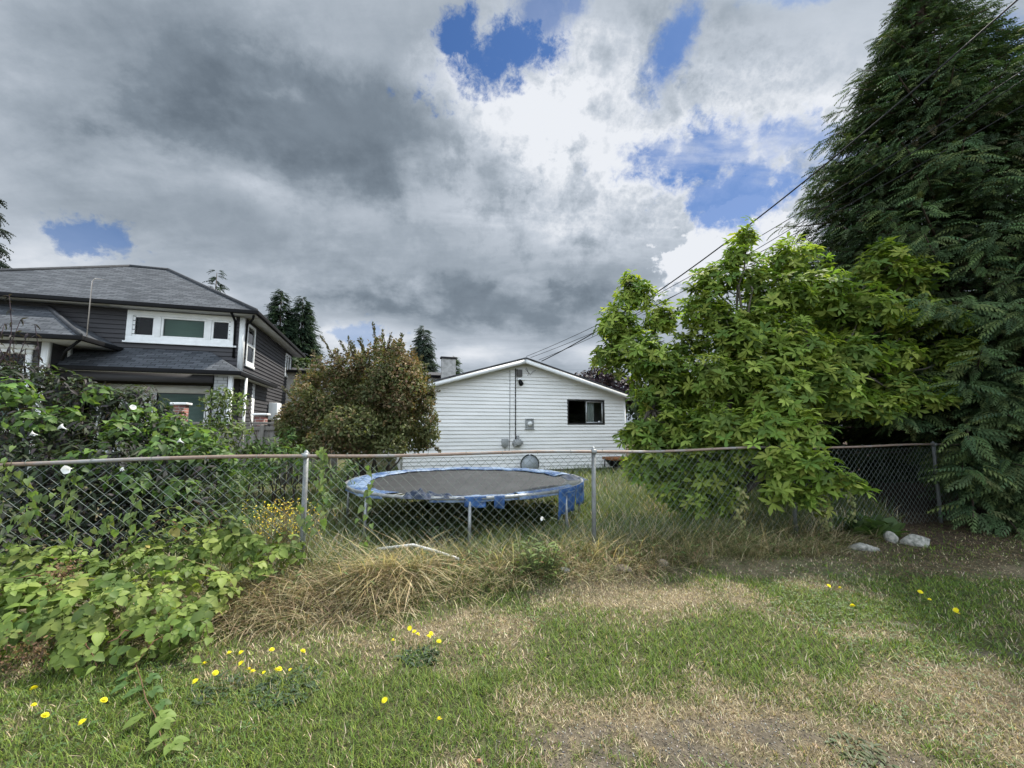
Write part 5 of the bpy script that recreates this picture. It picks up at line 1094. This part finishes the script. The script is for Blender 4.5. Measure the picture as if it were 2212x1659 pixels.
for i in range(46):
    L_ = lob[rng.integers(0, len(lob))]; a = np.array([L_[0]+rng.normal(0, .15), L_[1]+0.25+abs(rng.normal(0, .1)), 0.0]); limb(s, a, np.array(L_[:3])+sph(1)[0]*np.array(L_[3:])*0.9, 0.006, 0.003, 0.12, 7, pick([(0.12, 0.13, 0.05), (0.16, 0.08, 0.06)], 1)[0], 4, 0.2)
for i in range(26):      # long arching canes above the mound
    L_ = lob[rng.integers(0, len(lob))]; a = np.array(L_[:3])-np.array([0, 0, .1]); az = rng.uniform(-2.6, -.2); b = a+np.array([math.cos(az)*.45, math.sin(az)*.35, rng.uniform(-.12, .12)])
    p = limb(s, a, b, 0.005, 0.002, 0.06, 8, pick([(0.14, 0.13, 0.05), (0.18, 0.09, 0.06)], 1)[0], 4, 0.28); q7 = p[3:]; m = len(q7)*2; q7 = np.repeat(q7, 2, 0)
    s.add(T_OVATE, q7, nrm(sph(m)*np.array([1, 1, .4])-np.array([0, 0, .2])), np.array([0, -.2, 1.0])+.35*sph(m), rng.uniform(.04, .075, m), pick([(0.2, 0.27, 0.06), (0.15, 0.21, 0.05)], m, .12))
s.build('foliage', M_LEAF, bm)
# dead brown flower trusses among the brambles
q = Soup()
for (px, py, d_) in [(110, 1240, 3.35), (125, 1250, 3.3), (60, 1395, 2.85), (80, 1410, 2.85), (150, 1235, 3.4), (30, 1420, 2.8)]:
    c_ = at(px, py, d_)-loc; m = 130; q.add(T_SMALL, c_+0.05*rng.standard_normal((m, 3)), sph(m), sph(m), rng.uniform(.012, .03, m), pick([(0.22, 0.14, 0.08), (0.15, 0.09, 0.055)], m))
q.build('dry_truss', M_LEAF_SOFT, bm)['kind'] = 'stuff'
# runner creeping over the lawn
loc = gp(315, 1520); ru = empty('bramble_runner', loc); tag(ru, 'small bramble runner creeping out over the mown lawn', 'bramble')
s = Soup(); t = Soup()
pts = np.array([gp(290, 1425, .08), gp(305, 1470, .06), gp(315, 1510, .05), (gp(335, 1545, .05)), gp(350, 1600, .04), gp(365, 1620, .03)])-loc; t.tube(pts, 0.003, (0.15, 0.09, 0.05), 4)
for (px, py, a_, c_) in [(285, 1455, 2.6, 0), (322, 1462, 0.3, 0), (300, 1490, 2.8, 0), (330, 1490, .2, 0), (305, 1550, 2.9, 1), (345, 1545, .4, 1), (350, 1560, -.4, 1), (352, 1600, 2.7, 1), (372, 1605, -.3, 1), (270, 1480, 3, 0), (345, 1518, .3, 0)]:
    p0 = gp(px, py, 0.06)-loc; m = 3; aa = a_+np.array([0, 1.1, -1.1]); s.add(T_OVATE, np.tile(p0, (m, 1)), np.stack([np.cos(aa), np.sin(aa), np.full(m, -.05)], 1), np.array([[0, -.25, 1.0]]*m), rng.uniform(.055, .08, m), pick([(0.09, 0.16, 0.05)] if c_ == 0 else [(0.17, 0.24, 0.06)], m, .08))
s.build('foliage', M_LEAF, ru); t.build('stem', M_STEM, ru)

# ------------------------------------------------------------------ bindweed strands climbing the wire
def strand(label, pts, leaf, n, cols, size=(0.05, 0.085), w=0.05, cat='vine', name='bindweed_vine', flowers=0, off=-0.02):
    o = empty(name, (pts[0][0], pts[0][1], 0)); tag(o, label, cat, 'climbing vines on the wire fence'); O_ = np.array([pts[0][0], pts[0][1], 0])
    p = np.array(pts)-O_; tt = np.linspace(0, len(p)-1, 60); c_ = np.stack([np.interp(tt, np.arange(len(p)), p[:, k]) for k in range(3)], 1); c_[:, 0] += 0.015*np.sin(tt*9); c_[:, 1] += 0.012*np.cos(tt*9)
    t = Soup(); t.tube(c_, 0.0028, (0.13, 0.15, 0.06), 4); t.build('stem', M_STEM, o)
    i = rng.integers(0, 60, n); s = Soup(); q = c_[i]+np.array([w, 0.02, w*0.6])*rng.standard_normal((n, 3)); X_ = nrm(np.array([0, -0.35, -0.75])+0.55*sph(n)); Z_ = nrm(np.array([0, -0.8, 0.5])+0.45*sph(n))
    s.add(leaf, q, X_, Z_, rng.uniform(size[0], size[1], n), pick(cols, n, .14)); s.build('foliage', M_LEAF, o); return o
def onf(px, z, off=-0.03):
    d_ = ray(px, 1000); k = 1.0
    for _ in range(30): k = (fence_y(d_[0]/d_[1]*k))    # depth where this bearing meets the fence
    return np.array([d_[0]/d_[1]*k, k+off, z])
LG = [(0.15, 0.215, 0.06), (0.12, 0.18, 0.05), (0.19, 0.24, 0.085)]
for (lab, pts, n, w_) in [
        ('bindweed climbing the wire at the far left edge, topmost leaves over the rail', [onf(20, .3), onf(25, .7), onf(10, 1.1), onf(30, 1.32)], 70, .07),
        ('bindweed strand hanging thick on the wire, second from the left edge', [onf(85, .3), onf(75, .6), onf(90, .9), onf(70, 1.2)], 44, .05),
        ('leafy vine on the wire below the big white trumpet flower', [onf(150, .4), onf(175, .75), onf(160, 1.0), onf(170, 1.22)], 40, .05),
        ('thin vine with a few leaves rising to the rail mid-way along the left fence panel', [onf(290, .45), onf(300, .8), onf(310, 1.05)], 16, .04),
        ('vine shoot standing above the rail just right of the left steel post', [onf(700, .55), onf(705, .9), onf(697, 1.2), onf(712, 1.42)], 26, .03),
        ('bindweed winding up the left steel post', [onf(665, .3), onf(668, .6), onf(655, .8)], 16, .03),
        ('sparse vine on the wire in front of the left end of the trampoline', [onf(790, .4), onf(800, .8), onf(806, 1.2)], 20, .03),
        ('leafy strand on the wire left of the second leg of the trampoline', [onf(250, .25), onf(235, .6), onf(262, .8)], 24, .06)]:
    strand(lab if 'second leg' not in lab else 'loose vine with broad leaves on the wire above the brambles', pts, T_HEART, n, LG, w=w_)
for (lab, pts, n) in [('yellowing ivy strand hanging on the wire under the magnolia trunk', [onf(1600, .15), onf(1585, .4), onf(1600, .62), onf(1590, .78)], 50),
                      ('pale ivy trail dangling below the low magnolia branch, left of the rocks', [onf(1772, .1), onf(1765, .35), onf(1775, .6), onf(1770, .85)], 80),
                      ('short pale ivy trail right of the longer one under the magnolia branch', [onf(1820, .15), onf(1835, .4), onf(1828, .65)], 40)]:
    strand(lab, pts, T_HEART, n, [(0.24, 0.25, 0.10), (0.17, 0.2, 0.07), (0.3, 0.28, 0.12)], (0.035, 0.06), .03, 'vine', 'ivy_vine')

# white trumpet flowers
def trumpet(p, face, size, label):
    o = empty('bindweed_flower', p); tag(o, label, 'flower', 'white bindweed flowers'); f = nrm(np.array(face, float)); e1 = nrm(np.cross(f, [0, 0.2, 1.0])); e2 = np.cross(f, e1)
    s = Soup(); V = []; prof = [(0, .1), (.35, .14), (.7, .3), (.95, .7), (1.0, 1.0)]; m = 15
    for (x, r_) in prof:
        for j in range(m):
            a_ = 2*pi*j/m; rr_ = r_*size*(1+(0.06*math.cos(5*a_) if r_ > .5 else 0)); V.append(f*x*size*1.9+e1*rr_*math.cos(a_)+e2*rr_*math.sin(a_))
    F = [(i*m+j, i*m+(j+1) % m, (i+1)*m+(j+1) % m, (i+1)*m+j) for i in range(len(prof)-1) for j in range(m)]
    s.raw(V, F, (0.86, 0.86, 0.83)); s.build('petals', M_PETAL, o, smooth=True)
    t = Soup(); t.tube([-f*size*0.35, f*size*0.25], [size*0.1, size*0.17], (0.14, 0.2, 0.07), 6); t.build('calyx', M_STEM, o)
M_PETAL = mat_leaf('petal', 0.3, 0.6, 0.2, (1, 1, 1))
trumpet(onf(176, 1.245, -0.07), (0.2, -1, -0.1), 0.036, 'large round white bindweed flower hanging from the top rail of the left panel')
trumpet(onf(12, 1.09, -0.06), (0.4, -.8, .2), 0.03, 'white bindweed flower on the wire at the far left edge')
for (px, py, d_, fc, sz, lab) in [(84, 940, 4.9, (-.5, -.6, .3), .036, 'white trumpet flower in the dark bush, lying left of the upright one'), (146, 928, 5, (-.8, -.4, .5), .04, 'upright white trumpet flower in the middle of the dark bush'),
                                  (282, 885, 5.4, (.85, -.4, .5), .036, 'white trumpet flower on top of the bindweed mound'), (398, 957, 5.4, (-.8, -.35, .5), .036, 'white trumpet flower on the right flank of the bindweed mound'),
                                  (1177, 1122, 5.0, (-.75, -.6, .3), .026, 'white bindweed flower on the wire in front of the dark trampoline shadow'), (270, 1016, 4.3, (0, -.9, .4), .02, 'tiny white flower just above the rail, right of the large trumpet flower')]:
    trumpet(at(px, py, d_), fc, sz, lab)

# ------------------------------------------------------------------ distant trees
def conifer(loc, h, r, n, label, cols, base=0.08, droop=0.15, name='fir_tree', fs=(0.5, 0.95), gap=0.0):
    o = empty(name, (loc[0], loc[1], 0)); tag(o, label, 'tree', 'conifers beyond the houses')
    t = Soup(); t.tube([(0, 0, -0.1), (0.05, 0, h*.5), (0, 0, h*0.98)], [h*0.018, h*0.010, 0.012], (0.09, 0.07, 0.055), 7); t.build('trunk', M_BARK, o)
    s = Soup(); P_, X_, S_ = [], [], []
    for i in range(n):
        f = base+(1-base)*(1-(1-rng.random())**0.62); z = h*f
        if gap: z = h*(round(f/gap)*gap)+rng.normal(0, 0.08); f = z/h
        R = r*(1-f)**0.85*rng.uniform(.8, 1.15)+0.2; a_ = rng.uniform(0, 2*pi); d_ = np.array([math.cos(a_), math.sin(a_), 0]); m = 4
        tt = rng.uniform(0.25, 1, m); P_.append(np.array([0, 0, z])+d_*(R*tt)[:, None]*0.75+np.array([0, 0, 1])*(-droop*R*tt**1.5)[:, None]); X_.append(np.tile(d_+np.array([0, 0, -droop*0.8]), (m, 1))+0.35*sph(m)); S_.append(rng.uniform(*fs, m)*(0.4+0.6*(1-f)))
    P_, X_, S_ = np.concatenate(P_), np.concatenate(X_), np.concatenate(S_)
    s.add(T_NEEDLE, P_, X_, np.array([0, 0, 1.0])+0.3*sph(len(P_)), S_*1.3, pick(cols, len(P_), .15)); s.build('crown', M_CONIFER, o)
CN = [(0.028, 0.048, 0.026), (0.036, 0.06, 0.03), (0.022, 0.04, 0.024)]
conifer((-15.95, 28), 11.1, 3.2, 2200, 'tall dark fir beside the grey house, left one of the close pair', CN)
conifer((-14.75, 28.6), 10.9, 3.0, 2200, 'tall dark fir beside the grey house, right one of the close pair', CN)
conifer((-6.6, 30.5), 9.3, 2.1, 1500, 'single grey green fir rising behind the brown shrub', [(0.05, 0.07, 0.05), (0.042, 0.06, 0.042)])
conifer((-4.3, 30), 6.9, 0.95, 700, 'small narrow conifer just right of the block chimney', [(0.04, 0.065, 0.03), (0.05, 0.075, 0.032)])
conifer((-29.3, 22), 15.6, 3.0, 420, 'tall spruce with drooping tiers at the far left edge above the roof', [(0.03, 0.04, 0.032), (0.024, 0.034, 0.028)], 0.2, 0.4, gap=0.055, fs=(0.6, 1.2))
conifer((-17.6, 24), 10.95, 1.2, 420, 'tiny tree tip showing above the ridge of the grey house', CN, 0.3)
conifer((3.0, 27), 5.3, 1.4, 420, 'faint small conifer above the right slope of the white house roof', [(0.06, 0.08, 0.06), (0.07, 0.085, 0.06)])
def round_tree(loc, h, lobes, cols, label, name='leafy_tree', size=0.2, dens=60):
    bush(name, (loc[0], loc[1], 0), lobes, dens, T_OVATE, size, cols, label, 'tree', M_LEAF_SOFT, stems=10, low=-0.8)
round_tree((5.4, 24), 5, [(-1, 0, 3.9, 1.1, 1, .9), (-.2, 0, 4.4, .9, .9, .8), (.8, 0, 3.8, 1.2, 1, .9), (0, 0, 3, 1.3, 1, .9), (1.8, 0, 3.2, 1, 1, .8), (-1.5, 0, 3.1, .8, .8, .7)], [(0.032, 0.018, 0.024), (0.04, 0.024, 0.028), (0.025, 0.018, 0.02)], 'dark purple leaved tree behind the right slope of the white house roof')
round_tree((-12.8, 25), 6, [(-1.2, 0, 3.6, 1.3, 1, 1.1), (0, 0, 4.6, 1.3, 1, 1.1), (1.2, 0, 3.8, 1.3, 1, 1.1), (0, 0, 2.6, 1.6, 1.1, 1.2), (2.3, 0, 2.8, 1.2, 1, 1), (-.4, 0, 5.4, .8, .8, .7)], [(0.05, 0.075, 0.03), (0.065, 0.09, 0.034), (0.04, 0.06, 0.028)], 'mid green leafy tree between the grey house and the brown shrub')
round_tree((9.5, 22), 6, [(-2, 0, 2.5, 1.6, 1.2, 1.6), (0, 0, 2.8, 1.6, 1.2, 1.8), (2, 0, 3.0, 1.8, 1.2, 1.9), (4, 0, 3.2, 1.8, 1.2, 2)], [(0.035, 0.055, 0.025), (0.045, 0.07, 0.028)], 'dark leafy trees far behind the magnolia, right of the white house', size=0.26, dens=45)

# ------------------------------------------------------------------ rocks, weeds, dandelions
M_ROCK = mat_plain('pale_rock', (0.30, 0.285, 0.25), 0.95, 0, 0.5, 22, c2=(0.10, 0.105, 0.085), bmp=1.0)
def rock(px, py, sx_, sy_, sz_, label, seed, mat=M_ROCK, rz=0.0):
    q = gp(px, py); r = np.random.default_rng(seed); s = Soup(); nu, nv = 18, 12; V = []; F = []
    cuts = [(nrm(r.standard_normal(3)), r.uniform(.5, .82)) for _ in range(16)]
    for i in range(nv+1):
        th = pi*i/nv
        for j in range(nu):
            ph = 2*pi*j/nu; d_ = np.array([math.sin(th)*math.cos(ph), math.sin(th)*math.sin(ph), math.cos(th)]); k = 1.0
            for (cn, cd_) in cuts:
                dt = d_@cn
                if dt > 0: k = min(k, cd_/dt)
            V.append(d_*k*np.array([sx_, sy_, sz_])*(1+0.05*(vnoise(ph*2, th*3, seed, 3, 1)-.5)))
    for i in range(nv):
        for j in range(nu): F.append((i*nu+j, (i+1)*nu+j, (i+1)*nu+(j+1) % nu, i*nu+(j+1) % nu))
    s.raw(V, F); o = s.build('rock', mat, loc=(q[0], q[1], float(gh(q[0], q[1]))+sz_*0.12)); o.rotation_euler = (0, 0, rz)
    tag(o, label, 'rock', 'rocks along the fence')
rock(1975, 1178, .22, .15, .17, 'largest pale boulder of the group under the cedar, rightmost of three', 11, rz=-.5)
rock(1928, 1172, .12, .10, .15, 'upright grey rock standing between the two pale boulders under the cedar', 12)
rock(1866, 1188, .23, .13, .10, 'flat pale rock half sunk in grass, leftmost of the group under the cedar', 13)
rock(1222, 1258, .07, .05, .04, 'small blue grey stone beside the leafy weed in front of the fence', 14, mat_plain('blue_grey_rock', (0.26, 0.28, 0.30), 0.85, 0, 0.35, 12, bmp=0.5))
rock(1430, 1240, .11, .08, .07, 'tan rock sunk in the dry grass right of the middle post', 15, mat_plain('tan_rock', (0.36, 0.30, 0.24), 0.9, 0, 0.35, 9, bmp=0.5))
rock(1345, 1250, .15, .09, .06, 'low brown rock in the dry grass just right of the middle post', 16, mat_plain('brown_rock', (0.25, 0.20, 0.16), 0.9, 0, 0.4, 9, bmp=0.5))
rock(1035, 1652, .018, .014, .012, 'small reddish stone in the lawn at the bottom edge', 17, mat_plain('red_stone', (0.35, 0.16, 0.1), 0.85))

def weed(px, py, n, size, cols, label, spread, tm=T_LANCE, up=0.6, hgt=0.0):
    q = gp(px, py); o = empty('weed_plant', (q[0], q[1], float(gh(q[0], q[1])))); tag(o, label, 'weed', 'weeds in the lawn'); s = Soup(); a_ = rng.uniform(0, 2*pi, n); r_ = spread*np.sqrt(rng.random(n))
    p = np.stack([r_*np.cos(a_), r_*np.sin(a_), 0.01+hgt*rng.random(n)], 1); a2 = rng.uniform(0, 2*pi, n); X_ = np.stack([np.cos(a2), np.sin(a2), up*rng.random(n)*1.4], 1); s.add(tm, p, X_, np.array([0, 0, 1.0])+0.3*sph(n), size*(0.6+.8*rng.random(n)), pick(cols, n, .12)); s.build('foliage', M_LEAF, o)
    if hgt:
        t = Soup(); t.segs(np.stack([p[:, 0]*.5, p[:, 1]*.5, 0*p[:, 2]], 1), p, .002, (0.1, 0.12, .05), 3); t.build('stems', M_STEM, o)
BG = [(0.065, 0.10, 0.055), (0.08, 0.115, 0.06), (0.055, 0.085, 0.05)]
weed(905, 1425, 170, .05, BG, 'blue green weed clump in the lawn below the knot of dandelions', .12)
weed(615, 1492, 220, .05, BG, 'wide blue green weed patch in the lawn right of the dandelion row', .2)
weed(1855, 1625, 110, .04, [(0.095, 0.125, 0.06), (0.12, 0.14, 0.075)], 'low grey green weed in the worn gravelly grass near the bottom edge', .12)
weed(1165, 1262, 190, .085, [(0.12, 0.175, 0.05), (0.10, 0.15, 0.042), (0.16, 0.21, 0.065)], 'leafy green weed clump growing beside the small blue grey stone', .24, T_LANCE, .7, .30)
weed(475, 1490, 140, .045, BG, 'faint weed clump in the lawn below the left dandelions', .16)
weed(1870, 1150, 200, .2, [(0.06, 0.10, 0.03), (0.08, 0.125, 0.04)], 'spiky dark green weed behind the flat pale rock', .35, T_TALL, 2.2)
# flat ragwort patch with many tiny yellow heads, behind the left post
rw = empty('ragwort_patch', (-2.5, 4.62, 0)); tag(rw, 'patch of tiny yellow flowers in the weeds just left of the left steel post', 'flowers')
s = Soup(); n = 420; p = np.stack([rng.normal(0, .19, n), rng.normal(0.05, .13, n), rng.uniform(.45, .80, n)], 1); s.add(T_SMALL, p, sph(n), np.array([0, -.3, 1])+.3*sph(n), rng.uniform(.018, .03, n), pick([(0.72, 0.56, 0.03), (0.66, 0.44, 0.03), (0.78, 0.68, 0.15)], n)); s.build('flower_heads', M_PETAL, rw)['kind'] = 'stuff'
t = Soup(); t.segs(np.stack([p[:, 0]*.75, p[:, 1]*.75, 0*p[:, 2]], 1)[:150], p[:150], .002, (0.16, 0.13, .06), 3); t.build('stems', M_STEM, rw)['kind'] = 'stuff'
q = gp(860, 1160); rw = empty('ragwort_patch', (q[0], q[1]+.2, 0)); tag(rw, 'scattered pale yellow flowers in the long grass before the trampoline', 'flowers')
s = Soup(); n = 110; p = np.stack([rng.normal(0.1, .5, n), rng.normal(0.1, .25, n), rng.uniform(.2, .45, n)], 1); s.add(T_SMALL, p, sph(n), np.array([0, -.3, 1])+.3*sph(n), rng.uniform(.015, .024, n), pick([(0.6, 0.52, 0.10), (0.66, 0.62, 0.28)], n)); s.build('flower_heads', M_PETAL, rw)['kind'] = 'stuff'
t = Soup(); t.segs(np.stack([p[:, 0]*.9, p[:, 1]*.9, 0*p[:, 2]], 1), p, .0018, (0.14, 0.14, .06), 3); t.build('stems', M_STEM, rw)['kind'] = 'stuff'

M_YEL = mat_leaf('yellow_petal', 0.2, 0.6, 0.2, (1, 1, .6))
hd = Soup()
for (nn_, r_, zz_, tilt) in ((16, 0.017, 0.0, .15), (13, 0.013, 0.004, .5), (8, 0.008, 0.007, 1.1)):
    a_ = np.arange(nn_)*2*pi/nn_+zz_*90; hd.add((np.array([(0, 0, 0), (.6, .2, 0), (1, 0, -.02), (.6, -.2, 0)]), [(0, 3, 2, 1)]), np.tile([0, 0, zz_], (nn_, 1)), np.stack([np.cos(a_), np.sin(a_), np.full(nn_, tilt)], 1), np.array([0, 0, 1.0]), r_, (0.85, 0.74, 0.03))
ho = hd.build('flower_head', M_YEL); stm = Soup(); stm.tube([(0, 0, -0.09), (0.004, 0.002, -0.045), (0, 0, 0)], 0.0016, (0.12, 0.15, 0.05), 5); sto = stm.build('stem', M_STEM)
DAND = [(73, 1487, 'yellow dandelion at the far left, upper of the three by the bramble edge'), (73, 1523, 'tiny yellow dandelion between two larger ones at the far left'), (97, 1546, 'largest far left dandelion, lowest of the three by the bramble edge'), (224, 1513, 'lone dandelion left of the creeping bramble runner'),
        (178, 1560, 'pale closed dandelion head beside the faded stalks at the lower left'),
        (422, 1472, 'lowest left dandelion of the scattered row right of the runner'), (442, 1434, 'dandelion left of the row, nearest the bramble leaves'), (465, 1454, 'dandelion between the lowest left one and the pair above it'), (495, 1411, 'left dandelion of the upper pair under the hanging dry thatch'), (521, 1410, 'right dandelion of the upper pair under the hanging dry thatch'),
        (521, 1433, 'dandelion just below the upper pair'), (537, 1447, 'left bloom of the touching pair in the middle of the row'), (546, 1451, 'right bloom of the touching pair in the middle of the row'), (570, 1453, 'small dandelion between the two touching pairs of the row'), (594, 1448, 'left bloom of the right hand touching pair in the row'), (603, 1446, 'right bloom of the right hand touching pair in the row'), (627, 1447, 'last small dandelion at the right end of the row'),
        (587, 1404, 'dandelion at the edge of the thatch, left of the last upper one'), (654, 1407, 'dandelion at the edge of the thatch, rightmost of the upper row'),
        (849, 1384, 'single dandelion left of the knot on the dry ground'), (885, 1357, 'topmost dandelion of the knot on the dry ground'), (895, 1365, 'second dandelion from the top of the knot on dry ground'), (902, 1371, 'middle dandelion of the knot on the dry ground'), (931, 1369, 'upper bloom of the close pair at the right of the knot'), (926, 1375, 'lower bloom of the close pair at the right of the knot'), (948, 1386, 'dandelion furthest right of the knot on dry ground'),
        (831, 1513, 'dandelion alone in the green lawn, the upper of the two nearest ones'), (949, 1555, 'dandelion nearest the camera, alone in the green lawn'),
        (1790, 1266, 'dandelion in the shaded lawn below the ivy, left of two'), (1815, 1271, 'dandelion in the shaded lawn below the ivy, right of two'), (1842, 1309, 'single dandelion in the shaded lawn below the pair under the ivy'), (1988, 1279, 'dandelion in the shaded lawn under the largest boulder'), (2008, 1295, 'tiny dandelion just right of the one under the largest boulder'), (2065, 1318, 'upper bloom of the far right dandelion pair'), (2067, 1324, 'lower bloom of the far right dandelion pair')]
for i, (px, py, lab) in enumerate(DAND):
    hgt = 0.07+0.03*rng.random(); p = gp(px, py, hgt); tiny = 0.7 if ('tiny' in lab or 'small' in lab) else 1.0
    o = empty('dandelion', p, rng.uniform(0, 6)); tag(o, lab, 'flower', 'yellow dandelions in the lawn'); o.scale = (tiny*1.15,)*3 if py > 1330 else (1.35*tiny,)*3
    h1 = ho if i == 0 else ho.copy(); s1 = sto if i == 0 else sto.copy()
    for q_ in (h1, s1):
        if i: COL.objects.link(q_)
        q_.parent = o
    h1.rotation_euler = (0.35*rng.standard_normal()+.3, 0.3*rng.standard_normal(), 0)
